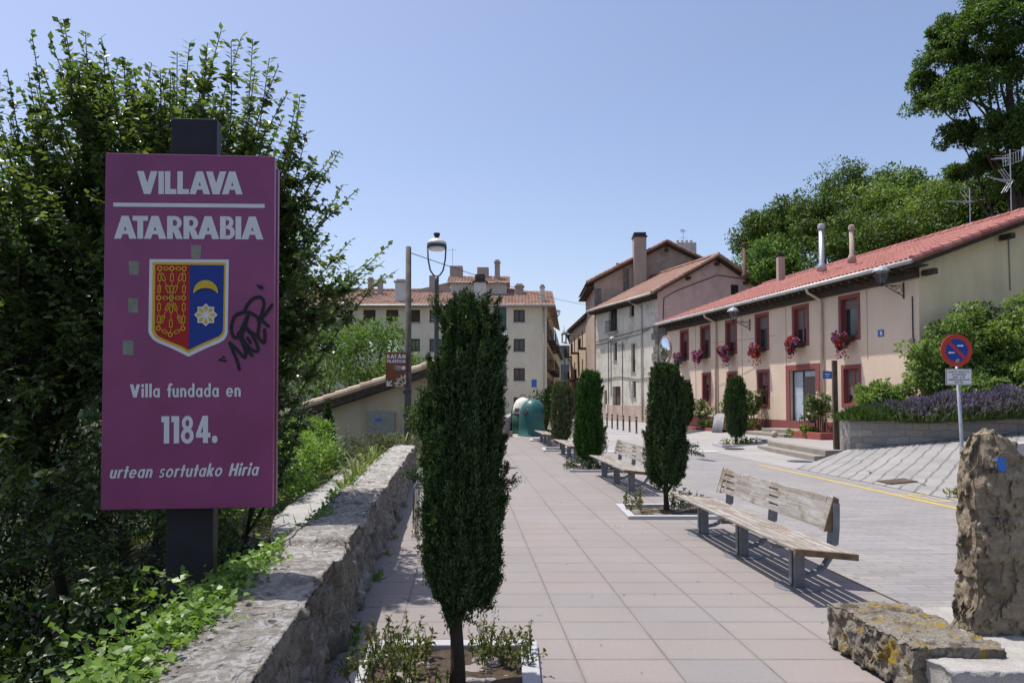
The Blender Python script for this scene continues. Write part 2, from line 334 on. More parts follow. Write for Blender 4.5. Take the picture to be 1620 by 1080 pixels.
# ------------------------------------------------------------------ mesh helpers
class MB:
    def __init__(s): s.v = []; s.f = []; s.uv = None
    def add(s, vs, fs):
        b = len(s.v); s.v += [tuple(p) for p in vs]; s.f += [tuple(i+b for i in q) for q in fs]; return s
    def box(s, x0, x1, y0, y1, z0, z1):
        return s.add([(x0,y0,z0),(x1,y0,z0),(x1,y1,z0),(x0,y1,z0),(x0,y0,z1),(x1,y0,z1),(x1,y1,z1),(x0,y1,z1)],
                     [(0,3,2,1),(4,5,6,7),(0,1,5,4),(1,2,6,5),(2,3,7,6),(3,0,4,7)])
    def bar(s, p0, p1, w, h=None, up=(0,0,1)):
        p0 = Vector(p0); p1 = Vector(p1); h = h or w; d = (p1-p0).normalized(); up = Vector(up)
        if abs(d.dot(up)) > .98: up = Vector((1, 0, 0))
        a = d.cross(up).normalized()*w/2; b = a.cross(d).normalized()*h/2
        vs = [p+q for p in (p0, p1) for q in (-a-b, a-b, a+b, -a+b)]
        return s.add(vs, [(0,1,2,3),(7,6,5,4),(0,4,5,1),(1,5,6,2),(2,6,7,3),(3,7,4,0)])
    def tube(s, pts, r, n=8, cap=True):
        pts = [Vector(p) for p in pts]; k = len(pts)
        rs = r if hasattr(r, '__len__') else [r]*k
        vs = []; a = None
        for i, p in enumerate(pts):
            d = (pts[min(i+1, k-1)]-pts[max(i-1, 0)]).normalized()
            if a is None:
                a = d.cross(Vector((0,0,1)));
                if a.length < .05: a = d.cross(Vector((1,0,0)))
            a = (a-d*a.dot(d)).normalized(); b = d.cross(a)
            for j in range(n):
                t = 2*math.pi*j/n; vs.append(p+(a*math.cos(t)+b*math.sin(t))*rs[i])
        fs = [(i*n+j, i*n+(j+1) % n, (i+1)*n+(j+1) % n, (i+1)*n+j) for i in range(k-1) for j in range(n)]
        if cap: fs += [tuple(range(n))[::-1], tuple((k-1)*n+j for j in range(n))]
        return s.add(vs, fs)
    def lathe(s, prof, n=20, c=(0,0,0), sx=1, sy=1):
        vs = []; k = len(prof)
        for r, z in prof:
            for j in range(n):
                t = 2*math.pi*j/n; vs.append((c[0]+r*math.cos(t)*sx, c[1]+r*math.sin(t)*sy, c[2]+z))
        fs = [(i*n+j, i*n+(j+1) % n, (i+1)*n+(j+1) % n, (i+1)*n+j) for i in range(k-1) for j in range(n)]
        fs += [tuple(range(n))[::-1], tuple((k-1)*n+j for j in range(n))]
        return s.add(vs, fs)
    def prism(s, poly, ext):
        """poly: 3D points of one flat outline; ext: extrusion vector"""
        k = len(poly); e = Vector(ext); vs = [Vector(p) for p in poly]; vs = vs+[p+e for p in vs]
        return s.add(vs, [tuple(range(k))[::-1], tuple(range(k, 2*k))]+[(i, (i+1) % k, k+(i+1) % k, k+i) for i in range(k)])
    def quad(s, a, b, c, d): return s.add([a, b, c, d], [(0,1,2,3)])
    def holes(s, x0, x1, z0, z1, hs, depth, y=0.):
        """facade in the plane y, outward +y, with recessed openings (a,b,c,d)=x0,x1,z0,z1"""
        xs = sorted({x0, x1, *[h[0] for h in hs], *[h[1] for h in hs]}); zs = sorted({z0, z1, *[h[2] for h in hs], *[h[3] for h in hs]})
        for i in range(len(xs)-1):
            for j in range(len(zs)-1):
                cx = (xs[i]+xs[i+1])/2; cz = (zs[j]+zs[j+1])/2
                if any(h[0] < cx < h[1] and h[2] < cz < h[3] for h in hs): continue
                s.quad((xs[i],y,zs[j]), (xs[i+1],y,zs[j]), (xs[i+1],y,zs[j+1]), (xs[i],y,zs[j+1]))
        for a, b, c, d in hs:
            yb = y-depth
            s.quad((a,y,c),(a,yb,c),(a,yb,d),(a,y,d)); s.quad((b,y,c),(b,yb,c),(b,yb,d),(b,y,d))
            s.quad((a,y,c),(b,y,c),(b,yb,c),(a,yb,c)); s.quad((a,y,d),(b,y,d),(b,yb,d),(a,yb,d))
        return s
    def build(s, name, mat, parent=None, smooth=False, bevel=0):
        me = bpy.data.meshes.new(name); me.from_pydata([tuple(p) for p in s.v], [], s.f); me.update()
        return link(name, me, mat, parent, smooth, bevel)
def link(name, me, mat, parent=None, smooth=False, bevel=0):
    me.materials.append(mat if not isinstance(mat, str) else M[mat])
    if smooth: me.polygons.foreach_set('use_smooth', [True]*len(me.polygons))
    o = bpy.data.objects.new(name, me); COL.objects.link(o)
    if parent: o.parent = parent
    if bevel:
        b = o.modifiers.new('bevel', 'BEVEL'); b.width = bevel; b.segments = 2; b.limit_method = 'ANGLE'
    return o
def tag(o, label, cat=None, group=None, kind=None):
    if label: o['label'] = label
    if cat: o['category'] = cat
    if group: o['group'] = group
    if kind: o['kind'] = kind
    return o
def thing(name, label, cat, loc=(0,0,0), rz=0, group=None):
    o = bpy.data.objects.new(name, None); COL.objects.link(o); o.empty_display_size = .2
    o.location = loc; o.rotation_euler = (0, 0, rz); return tag(o, label, cat, group)
def copy_tree(o, parent=None):
    c = o.copy(); COL.objects.link(c); c.parent = parent
    for ch in list(o.children): copy_tree(ch, c)
    return c
def setting(o): o['kind'] = 'structure'; return o
def grid_mesh(X, Y, Z, name, mat, parent=None, smooth=True, uv=None):
    """X,Y,Z arrays of shape (a,b)"""
    a, b = X.shape; v = np.stack([X, Y, Z], -1).reshape(-1, 3)
    i = np.arange(a*b).reshape(a, b)
    q = np.stack([i[:-1,:-1], i[1:,:-1], i[1:,1:], i[:-1,1:]], -1).reshape(-1, 4)
    me = np_mesh(name, v, q)
    if uv is not None:
        l = me.uv_layers.new(name='UVMap'); l.data.foreach_set('uv', uv.reshape(-1, 2)[q.reshape(-1)].astype('f').ravel())
    return link(name, me, mat, parent, smooth)
def np_mesh(name, v, q):
    me = bpy.data.meshes.new(name); k = q.shape[1]
    me.vertices.add(len(v)); me.vertices.foreach_set('co', np.ascontiguousarray(v, 'f').ravel())
    me.loops.add(q.size); me.loops.foreach_set('vertex_index', np.ascontiguousarray(q, 'i').ravel())
    me.polygons.add(len(q)); me.polygons.foreach_set('loop_start', np.arange(0, q.size, k, dtype='i'))
    me.polygons.foreach_set('loop_total', np.full(len(q), k, 'i')); me.update(calc_edges=True); return me
def nrm(a): return a/np.maximum(np.linalg.norm(a, axis=-1, keepdims=True), 1e-9)
def leaf_mesh(name, P, D, N, L, Wd, mat, parent=None, fold=.25):
    """folded pointed leaves: base P, direction D, up-ish N, length L, width Wd"""
    P = np.asarray(P, float); D = nrm(np.asarray(D, float)); S = nrm(np.cross(D, N)); U = np.cross(S, D)
    L = np.broadcast_to(L, len(P))[:, None]; Wd = np.broadcast_to(Wd, len(P))[:, None]
    mid = P+D*L*.45
    v = np.stack([P, mid-S*Wd/2+U*Wd*fold, P+D*L, mid+S*Wd/2+U*Wd*fold], 1).reshape(-1, 3)
    b = np.arange(len(P))[:, None]*4
    q = np.concatenate([b+np.array([0,1,2]), b+np.array([0,2,3])], 1).reshape(-1, 3)
    return link(name, np_mesh(name, v, q), mat, parent)
def rdir(n, up=0.):
    d = rng.normal(size=(n, 3)); d[:, 2] += up; return nrm(d)

# crowns made of leaf clumps -------------------------------------------------
def crown_points(c, rad, nclump, per, cr, shell=.55, flat=.7):
    c = np.array(c); rad = np.array(rad)
    d = rdir(nclump); r = rng.uniform(shell, 1, (nclump, 1)); d[:, 2] = np.where(d[:, 2] < -.6, -d[:, 2], d[:, 2])
    cc = c+d*r*rad
    sz = cr*rng.uniform(.6, 1.3, nclump)
    k = rng.integers(0, nclump, nclump*per)
    dd = rdir(nclump*per, .25); rr = rng.uniform(.45, 1, (nclump*per, 1))**.6
    P = cc[k]+dd*rr*sz[k][:, None]*np.array([1, 1, flat])
    return P, dd
def crown(name, c, rad, nclump, per, cr, leaf, mat, parent=None, shell=.55, wr=.5, flat=.7, droop=.2):
    P, dd = crown_points(c, rad, nclump, per, cr, shell, flat); n = len(P)
    D = nrm(dd*.5+rdir(n)*.9+np.array([0, 0, -droop])); N = nrm(dd+rdir(n)*.7+np.array([0, 0, .4]))
    L = leaf*rng.uniform(.6, 1.3, n)
    return leaf_mesh(name, P, D, N, L, L*wr, mat, parent)
def limb(mb, p0, p1, r0, r1, bend=.2, n=6, k=7):
    p0 = Vector(p0); p1 = Vector(p1); l = (p1-p0).length
    off = Vector((random.uniform(-1,1), random.uniform(-1,1), random.uniform(0,.6)))*bend*l
    pts = [p0.lerp(p1, t)+off*(t*(1-t)*2) for t in [i/n for i in range(n+1)]]
    mb.tube(pts, [r0+(r1-r0)*i/n for i in range(n+1)], k); return pts
def broad_tree(name, label, base, top, c, rad, ncl, per, cr, leaf, mat, group=None, r0=.25, limbs=7, shell=.5, cat='tree', wr=.5, extra=()):
    t = thing(name, label, cat, base, 0, group); b = Vector(base); mb = MB()
    fork = Vector(top)-b; limb(mb, (0,0,-.3), fork, r0, r0*.55, .05, 8, 9)
    for i in range(limbs):
        d = rdir(1)[0]*np.array(rad)*.75; d[2] = abs(d[2])*.7
        st = fork*random.uniform(.65, 1)
        limb(mb, st, Vector(np.array(c)+d)-b, r0*.35, r0*.06, .15)
    mb.build('trunk', 'bark', t, True)
    crown('crown', np.array(c)-np.array(base), rad, ncl, per, cr, leaf, mat, t, shell, wr)
    return t
def bush(name, label, c, rad, n, leaf, mat, cat='bush', group=None, wr=.5, clumps=None, stems=True, flat=.8):
    """shrub: short stems and a leafy body; c is the centre of the foot"""
    t = thing(name, label, cat, c, 0, group); k = clumps or max(12, n//60)
    crown('foliage', (0, 0, rad[2]*.5), (rad[0], rad[1], rad[2]*.55), k, n//k, min(rad)*.33, leaf, mat, t, .3, wr, flat)
    if stems:
        mb = MB()
        for i in range(6):
            d = rdir(1)[0]; limb(mb, (d[0]*.08, d[1]*.08, -.05), (d[0]*rad[0]*.7, d[1]*rad[1]*.7, rad[2]*random.uniform(.5, .9)), .018, .005, .1, 4, 5)
        mb.build('stem', 'bark', t, True)
    return t

# ================================================================== THE SETTING
def sstep(x, a, b): t = np.clip((x-a)/(b-a), 0, 1); return t*t*(3-2*t)
def wallx(Y): return -.69-.0906*Y
def terrain(X, Y):
    wx = np.where(Y < 17, wallx(Y), np.where(Y < 33, -2.45-(Y-17)*.065, -.35+(Y-33)*.04))
    left = sstep(wx-.25-X, 0, .5)
    g = -2.0+2.05*sstep(Y, 5.0, 8.8); g = g-np.maximum(0, -X-4.2)*.42*sstep(-Y, -30, -20); g = np.maximum(g, -3.4)
    g = np.where(Y > 26, np.minimum(g, -.9), g); g = g-.6*sstep(Y, 17, 22)
    h = -.07*(1-left)+g*left
    hill = 17*sstep(X-(21+.05*Y), 0, 42)+3.5*sstep(X-(24+.02*Y), 0, 8)
    hill = hill*sstep(Y, 8, 22)
    far = 26*sstep(np.hypot(X, Y), 200, 420)*sstep(-X, -60, 60)
    return h+hill+far
def axis(a, b, *dense):
    pts = set(np.linspace(a, b, 60).round(2))
    for lo, hi, st in dense: pts |= set(np.arange(lo, hi, st).round(2))
    return np.array(sorted(pts))
ax = axis(-500, 500, (-14, 4, .3), (4, 70, 1.5)); ay = axis(-60, 620, (-4, 36, .5), (36, 120, 3))
GX, GY = np.meshgrid(ax, ay, indexing='ij'); GZ = terrain(GX, GY)
GZ = GZ+.05*np.sin(GX*1.7+GY*.6)*np.sin(GY*1.3)*(GX < -3)
setting(grid_mesh(GX, GY, GZ, 'ground', 'earth'))

def sheet(name, mat, x0, x1, y0, y1, z, nx=2, ny=2, shear=.0652, zf=None, uo=0.):
    """paving sheet whose long sides follow the path; x0,x1 measured at Y=0"""
    U, V = np.meshgrid(np.linspace(x0, x1, nx), np.linspace(y0, y1, ny), indexing='ij')
    X = U-shear*V; Z = np.full_like(X, z) if zf is None else zf(X, V)+z
    return setting(grid_mesh(X, V, Z, name, mat, None, True, np.stack([U-uo, V], -1)))
def plaza_z(X, Y): return .28*sstep(X, 7.3, 9.4)*sstep(Y, 23.2, 27.5)*(1-sstep(Y, 38, 48))
sheet('promenade', 'flag', -1.12, 3.63, -2, 33.4, 0, uo=.13)
sheet('street', 'brick_road', 3.63, 8.1, -2, 24.0, 0)
sheet('street_far_pavement', 'plaza', -.8, 8.1, 24.0, 120, -.004, 3, 3)
sheet('plaza', 'plaza', 8.1, 15, 17, 62, -.004, 40, 90, .0652, plaza_z)
sheet('plaza_far', 'plaza', 8.1, 20, 62, 130, -.004)
sheet('street_lower_pavement', 'plaza', 8.1, 16, -2, 17, -.004)
sheet('pale_paving_band', 'white_line', 3.63, 8.3, 23.75, 24.15, .004)
sheet('pale_paving_band', 'white_line', -.6, 8.1, 33.3, 33.7, .004)
sheet('promenade_edge_joint', 'soil', 3.615, 3.64, -2, 24, .003)
# yellow parking line and its box
sheet('yellow_road_line', 'yellow', 7.60, 7.71, 2.0, 19.0, .004)
for a, b, c, d in ((7.2, 7.6, 12.1, 12.2), (7.1, 7.6, 12.9, 13.0), (7.2, 7.28, 12.2, 12.9)):
    sheet('yellow_road_marking', 'yellow', a+.62, b+.62, c, d, .0045)
# concrete ledge along the outside of the parapet
U, V = np.meshgrid(np.linspace(0, 1, 12), np.linspace(7.3, 15.5, 60), indexing='ij')
LX = wallx(V)-.5-.05-U*(.55+.5*sstep(V, 7.3, 9.5)); LZ = .19+.03*np.sin(V*1.3)+.012*np.sin(V*9+U*5)-.5*(U > .95)
setting(grid_mesh(LX, V, LZ, 'garden_path', 'concrete'))

# grooved ramp
def ramp_z(X, Y): return .004+np.maximum(0, X-6.95)*(.085+.006*(Y-12))
def bedy(X): return 20.15-.22*(X-9.3)
U, V = np.meshgrid(np.linspace(0, 1, 60), np.linspace(0, 1, 50), indexing='ij')
RX = 6.98+.5*(1-V)+U*(15.5-6.98); y0 = np.where(RX < 7.9, 11.5, 12.66); RYY = y0+V*(np.where(RX < 9.3, 18.0+(RX-7)*.95, bedy(RX)+.05)-y0)
RZ = .006+np.maximum(0, RX-6.98-.5*(1-V))*(.085+.006*(RYY-12))
setting(grid_mesh(RX, RYY, RZ, 'access_ramp', 'ramp', None, True, np.stack([(RX*.79-RYY*.61)/.30, RYY], -1)))

# raised pavement and its steps in front of the row house
def steps(name, label, quads, mat='step', group=None):
    t = thing(name, label, 'steps', (0, 0, 0), 0, group)
    for (p, z0, z1) in quads: MB().prism([(a, b, z0) for a, b in p], (0, 0, z1-z0)).build('step', mat, t, False, .012)
    return t
PL = [(9.05, 20.35), (9.02, 24.6), (8.95, 27.4), (12.0, 27.4), (12.0, 20.9)]
setting(MB().prism([(a, b, -.1) for a, b in PL], (0, 0, .375)).build('raised_pavement', 'plaza'))
bpy.data.objects['raised_pavement'].data.uv_layers.new(name='UVMap')
steps('stone_steps', 'two long worn stone steps beside the rusty post', [
    ([(8.35, 20.15), (8.38, 24.9), (8.72, 24.9), (8.70, 20.25)], -.05, .135),
    ([(8.702, 20.25), (8.722, 24.9), (9.046, 24.9), (9.048, 20.3)], -.05, .283)])

# ---- parapet wall -----------------------------------------------------------
def stone_wall(name, mat, y0, y1, xf, width, ztop, zleft, ds=.035, seed=0, amp=1.):
    ny = int((y1-y0)/ds); ys = np.linspace(y0, y1, ny)
    prof = [(0, z) for z in np.linspace(-.12, 1, 30)]+[(-t, 1) for t in np.linspace(0, 1, 22)[1:-1]]+[(-1, z) for z in np.linspace(1, 0, 10)]
    r = np.random.default_rng(seed); cuts = [y0]
    while cuts[-1] < y1: cuts.append(cuts[-1]+r.uniform(.45, .95))
    lift = r.uniform(-.026, .026, len(cuts)); over = r.uniform(-.02, .02, len(cuts)); tilt = r.uniform(-.04, .04, len(cuts))
    P = np.zeros((len(prof), ny, 3))
    for j, y in enumerate(ys):
        k = int(np.searchsorted(cuts, y)-1); k = max(0, min(k, len(cuts)-2)); e = min(y-cuts[k], cuts[k+1]-y)
        groove = max(0, .036-e)*1.3
        for i, (a, b) in enumerate(prof):
            x = xf(y)+a*width; z = b*ztop if a == 0 else (ztop if b == 1 and a > -1 else zleft(y)+(ztop-zleft(y))*b)
            n1 = noise.fractal(Vector((x*3, y*3, z*3+seed)), .8, 2.1, 6)*.034*amp
            n2 = noise.fractal(Vector((x*17, y*17, z*9)), .7, 2.1, 3)*.016*amp
            ymid = (cuts[k]+cuts[k+1])/2
            if a == 0:
                top = max(0, (b-.78)/.22); nn = n1*1.7+n2*1.6
                x += nn*.75-.03*b+(over[k]*1.2 if b > .80 else 0)-(groove*.8 if b > .80 else 0)+(noise.cell(Vector((y*4.2+.35*n1/.02, z*7.5, 3.)))-.5)*(.034 if b <= .80 else 0)-(.022 if .78 < b < .83 else 0)
                if b == 1: x -= .005; z -= .003
            elif b == 1 and a > -1:
                z += n1*.45+n2*.5+lift[k]+tilt[k]*(y-ymid)-groove*(1+.5*n1/.02); x += .0
            else: x += n1+n2; z += (lift[k] if b > .9 else 0)
            P[i, j] = (x, y, z)
    return grid_mesh(P[..., 0], P[..., 1], P[..., 2], name, mat, None, True)
def zl(y): return -1.9+2.0*float(sstep(np.array(y), 5.0, 8.0))
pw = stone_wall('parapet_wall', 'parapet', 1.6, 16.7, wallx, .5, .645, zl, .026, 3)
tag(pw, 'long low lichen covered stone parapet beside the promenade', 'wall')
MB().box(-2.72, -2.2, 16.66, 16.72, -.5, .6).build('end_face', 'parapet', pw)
pw2 = stone_wall('parapet_wall', 'concrete', 33.6, 52, lambda y: -.25+(y-33.6)*.022+.0012*(y-33.6)**2, .35, .80, lambda y: -1.0, .25, 5, .5)
tag(pw2, 'far pale parapet wall curving behind the recycling bins', 'wall')
pe = MB().box(-.62, -.28, 33.2, 33.62, -.2, .86).box(-.66, -.22, 33.15, 33.66, .80, .92).box(-.30, .02, 33.3, 33.6, -.1, .25)
tag(pe.build('wall_pillar', 'chimney', None, False, .02), 'short stone pillar at the near end of the far parapet', 'pillar')

# ---- low wall by the ramp and raised bed walls -------------------------------
def uv_box_wall(name, pts, z0, z1, th, mat, label, cat='wall'):
    """wall following pts (front face), metric uv"""
    mb = MB(); uvs = []; s = 0.
    for i in range(len(pts)-1):
        a, b = Vector((*pts[i], 0)), Vector((*pts[i+1], 0)); l = (b-a).length
        za0, zb0 = (z0(a.x, a.y), z0(b.x, b.y)) if callable(z0) else (z0, z0)
        za1, zb1 = (z1(a.x, a.y), z1(b.x, b.y)) if callable(z1) else (z1, z1)
        n = (b-a).cross(Vector((0,0,1))).normalized()*-th
        mb.quad((a.x,a.y,za0), (b.x,b.y,zb0), (b.x,b.y,zb1), (a.x,a.y,za1)); uvs += [(s,za0),(s+l,zb0),(s+l,zb1),(s,za1)]
        mb.quad((a.x,a.y,za1), (b.x,b.y,zb1), (b.x+n.x,b.y+n.y,zb1), (a.x+n.x,a.y+n.y,za1)); uvs += [(s,za1),(s+l,zb1),(s+l,zb1+th),(s,za1+th)]
        if i == 0:
            mb.quad((a.x,a.y,za0), (a.x,a.y,za1), (a.x+n.x,a.y+n.y,za1), (a.x+n.x,a.y+n.y,za0)); uvs += [(0,za0),(0,za1),(-th,za1),(-th,za0)]
        s += l
    o = mb.build(name, mat); ul = o.data.uv_layers.new(name='UVMap')
    for k, u in enumerate(uvs): ul.data[k].uv = u
    return tag(o, label, cat)
bp = [(10.35, 22.3), (9.75, 21.6), (9.35, 20.9), (9.24, 20.45), (9.34, 20.15), (9.6, 20.05)]+[(x, bedy(x)) for x in np.linspace(10, 16, 10)]
uv_box_wall('stone_bed_wall', bp, -.1, lambda x, y: 1.14+max(0, x-10)*.06, .3, 'bed_wall', 'curved rubble stone wall holding the lavender bed')
lw = [(7.95, 12.95), (7.93, 12.55), (8.1, 12.5), (15, 12.45)]
uv_box_wall('ramp_side_wall', lw, -.1, lambda x, y: .84+max(0, x-8)*.13, .28, 'concrete', 'low grey concrete wall rising with the ramp behind the rock')
# bank behind the bed (earth under the bushes)
U, V = np.meshgrid(np.linspace(9.95, 34, 40), np.linspace(0, 1, 30), indexing='ij')
BY = np.minimum(bedy(U), 20.1)+.15+V*(2.3+7*sstep(U, 12, 14)); BZ = 1.05+np.maximum(0, U-11)*.28+.10*np.sin(U*3)*np.sin(BY*2.3)
setting(grid_mesh(U+V*.4, BY, BZ, 'hillside', 'earth'))

# ================================================================== BUILDINGS
def tile_roof(name, O, U, V, mat, parent, pitch=.23, row=.38, amp=.035, step=.03, per=6):
    """barrel tile roof sheet: O corner at the eave, U along the eave, V up the slope"""
    O, U, V = np.array(O, float), np.array(U, float), np.array(V, float); lu, lv = np.linalg.norm(U), np.linalg.norm(V)
    nu, nv = max(2, int(lu/pitch)), max(2, int(lv/row)); N = np.cross(U, V); N = N/np.linalg.norm(N); N = N if N[2] > 0 else -N
    a = np.linspace(0, nu, nu*per+1)
    b = np.sort(np.concatenate([np.arange(nv)+.0, np.arange(nv)+.985])); b = np.append(b, nv) if b[-1] < nv else b
    A, B = np.meshgrid(a, b, indexing='ij')
    fr = B-np.floor(np.minimum(B, nv-1e-6)); jit = np.random.default_rng(1).uniform(-.008, .008, (nu+1, nv+1))[np.minimum(A, nu).astype(int), np.minimum(B, nv).astype(int)]
    h = amp*np.abs(np.cos(math.pi*A))*1.0+step*(1-fr)+jit
    P = O+(A/nu)[..., None]*U+(B/nv)[..., None]*V+h[..., None]*N
    return grid_mesh(P[..., 0], P[..., 1], P[..., 2], name, mat, parent, False, np.stack([A*.9999, np.minimum(B, nv-.01)], -1))
def edge_tiles(name, p0, p1, r, mat, parent, seg=.42):
    """row of overlapping verge or ridge tiles"""
    p0, p1 = Vector(p0), Vector(p1); n = max(1, int((p1-p0).length/seg)); mb = MB(); d = (p1-p0)/n
    up = Vector((0, 0, 1))
    for i in range(n): mb.tube([p0+d*i+up*.012, p0+d*(i+1.08)-up*.006], [r, r*.86], 8)
    o = mb.build(name, mat, parent, False); o.data.uv_layers.new(name='UVMap')
    ul = o.data.uv_layers['UVMap']; k = len(o.data.polygons)//n
    for pi, p in enumerate(o.data.polygons):
        for li in p.loop_indices: ul.data[li].uv = (pi//k+.5, .5)
    return o
def window(parent, a, b, c, d, dep=.18, fr='brown_wood', y=0., mull=1, pane='glass', blind=0., w=.05, sill=None, surround=None, name='window', rail=0):
    """frame bars, glass and roller blind set back in the opening"""
    yb = y-dep
    mb = MB().box(a, a+w, yb, yb+.05, c, d).box(b-w, b, yb, yb+.05, c, d).box(a+w, b-w, yb, yb+.05, c, c+w).box(a+w, b-w, yb, yb+.05, d-w, d)
    for i in range(mull):
        x = a+(b-a)*(i+1)/(mull+1); mb.box(x-w*.6, x+w*.6, yb, yb+.055, c+w, d-w)
    for i in range(rail):
        z = c+(d-c)*(i+1)/(rail+1); mb.box(a+w, b-w, yb+.002, yb+.045, z-w*.4, z+w*.4)
    f = mb.build(name, fr, parent)
    MB().box(a+.01, b-.01, yb-.02, yb+.012, c+.01, d-.01).build('pane', pane, f)
    if blind: MB().box(a+w, b-w, yb+.013, yb+.040, d-w-(d-c)*blind, d-w-.002).build('blind', 'blind', f)
    if sill: MB().box(a-.06, b+.06, y-.05, y+.07, c-.07, c-.003).build('sill', sill, f, False, .006)
    if surround:
        s = .13; e = .014
        q = MB().box(a-s, a, y-.01, y+e, c-s, d+s).box(b, b+s, y-.01, y+e, c-s, d+s).box(a, b, y-.01, y+e, d, d+s).box(a, b, y-.01, y+e, c-s, c)
        q.build('surround', surround, f)
        rv = MB().box(a, a+.012, yb+.055, y, c, d).box(b-.012, b, yb+.055, y, c, d).box(a+.012, b-.012, yb+.055, y, d-.012, d).box(a+.012, b-.012, yb+.055, y, c, c+.012)
        rv.build('reveal', surround, f)
    return f
def antenna(name, label, loc, h, rz, kind=0, group=None):
    t = thing(name, label, 'antenna', loc, rz, group)
    MB().tube([(0,0,-.1), (0,0,h)], .022, 6).build('mast', 'steel', t)
    mb = MB(); z = h*.93
    if kind == 0:        # grid reflector with boom
        for i in range(8): mb.bar((.1, -.35+.1*i, z-.35), (.1, -.35+.1*i, z+.05), .012)
        mb.bar((.1,-.36,z+.05), (.1,.36,z+.05), .014).bar((.1,-.36,z-.35), (.1,.36,z-.35), .014)
        for q in (-1, 1): mb.bar((.1,q*.36,z+.05), (-.35,q*.36,z+.02), .012)
        mb.bar((.1,0,z-.15), (-1.0,0,z-.3), .025)
        for i in range(7): mb.bar((-.15-.12*i, -.12, z-.17-.017*i), (-.15-.12*i, .12, z-.17-.017*i), .012)
        z2 = h*.52
        for q in (-.14, 0, .14): mb.bar((0, q, z2), (-1.05, q, z2+.05+q*.6), .03)
        for q in (-.1, 0, .1): mb.bar((-.02, q, z2), (-.5, q, z2+.42), .02).bar((-.02, q, z2), (-.38, q, z2-.45), .02)
    elif kind == 1:
        for q in (-.12, 0, .12): mb.bar((.1, q, z*.7), (-1.0, q, z*.7-.04+q*.4), .026)
        for q in (-.08, .08): mb.bar((0, q, z*.7), (-.4, q, z*.7+.4), .02)
    else:
        mb.bar((.3,0,z), (-.9,0,z), .02)
        for i in range(9): mb.bar((.25-.13*i, -.28+.012*i, z), (.25-.13*i, .28-.012*i, z), .012)
        mb.bar((0,-.4,z*.75), (0,.4,z*.75), .02)
    mb.build('aerial', 'pipe', t)
    return t
def wall_lantern(name, label, loc, rz, group, arm=.75):
    """iron scroll bracket with a capped lantern; wall is behind (-x local), lantern at +x"""
    t = thing(name, label, 'lamp', loc, rz, group); mb = MB()
    mb.bar((0,0,.12), (arm-.02,0,.10), .022).bar((0,0,-.22), (arm-.15,0,.08), .022).bar((.0,0,-.3), (.0,0,.22), .045, .02)
    for k, (cx, cz, r) in enumerate(((.14, -.02, .09), (.32, .04, .055), (.44, .06, .035))):
        mb.tube([(cx+r*math.cos(q), .004*k, cz+r*math.sin(q)) for q in np.linspace(0, 5.6, 14)], .010, 5)
    mb.build('bracket', 'black_iron', t)
    c = (arm, 0, .16)
    MB().lathe([(.0,-.10),(.03,-.08),(.05,-.02),(.06,0)], 10, c).build('holder', 'black_iron', t)
    f = MB()
    for k in range(6):
        q = k*math.pi/3; u, v = math.cos(q), math.sin(q)
        f.tube([(arm+u*.05,v*.05,.16),(arm+u*.13,v*.13,.22),(arm+u*.19,v*.19,.38),(arm+u*.22,v*.22,.54)], .016, 5)
    f.build('lantern_frame', 'lamp_grey', t)
    MB().lathe([(.045,.01),(.115,.06),(.17,.22),(.20,.37)], 12, c).build('glass', 'lamp_glass_clear', t, True)
    MB().lathe([(.27,.375),(.265,.40),(.22,.47),(.13,.53),(.05,.555),(.0,.60)], 12, c).build('cap', 'lamp_cap_grey', t)
    return t
def m_clear(name):
    t = NT(name); t.out((.8,.85,.9), .05); t.b.inputs['Alpha'].default_value = .07; return t.m
M['lamp_glass_clear'] = m_clear('clear_lamp_glass'); M['lamp_cap_grey'] = m_plain('grey_lamp_cap', (.34,.35,.37), .5, .2, .15)
def flue(name, label, loc, h, r, mat, cap=True, sq=False):
    t = thing(name, label, 'chimney', loc)
    if sq:
        MB().box(-r, r, -r, r, -.4, h).build('stack', mat, t)
        MB().box(-r*1.2, r*1.2, -r*1.2, r*1.2, h+.1, h+.17).box(-r*.9,-r*.6,-r*.9,-r*.6,h,h+.1).box(r*.6,r*.9,r*.6,r*.9,h,h+.1).box(-r*.9,-r*.6,r*.6,r*.9,h,h+.1).box(r*.6,r*.9,-r*.9,-r*.6,h,h+.1).build('cap', 'dark_wood', t)
    else:
        MB().lathe([(r*1.9,-.25),(r*1.5,.02),(r,.1),(r,h)], 14).build('stack', mat, t, True)
        if cap: MB().lathe([(r*.9,h-.02),(r*1.35,h+.02),(r*1.35,h+.16),(r*.9,h+.2),(.01,h+.22)], 14).build('cap', mat, t)
    return t

# ---- salmon row house ---------------------------------------------------------
A = (12.70, 22.6); RZ = math.atan2(.9773, -.2118); RL = 18.6
rh = thing('row_house', 'long salmon coloured two storey house with red tiled roof', 'house', (A[0], A[1], 0), RZ)
def rh_w(x, y, z):  # local -> world
    c, s = math.cos(RZ), math.sin(RZ); return Vector((A[0]+x*c-y*s, A[1]+x*s+y*c, z))
UP = [(2.82, 3.72), (5.74, 6.6), (8.52, 9.38), (11.16, 12.0), (13.72, 14.56), (16.1, 16.92)]
LO = [(2.82, 3.62, 1.55, 2.80), (8.52, 9.26, 1.45, 2.86), (11.18, 11.9, 1.5, 2.88), (13.7, 14.42, 1.55, 2.92)]
ups = [(a, b, 3.92, 5.30) for a, b in UP]
DOOR = (5.24, 6.92, .54, 2.86)
wb = MB().holes(0, RL, -.3, 5.95, ups+LO+[DOOR, (15.95, 16.75, 1.7, 2.62)], .26)
wb.build('facade', 'salmon', rh)
YB = -11.0
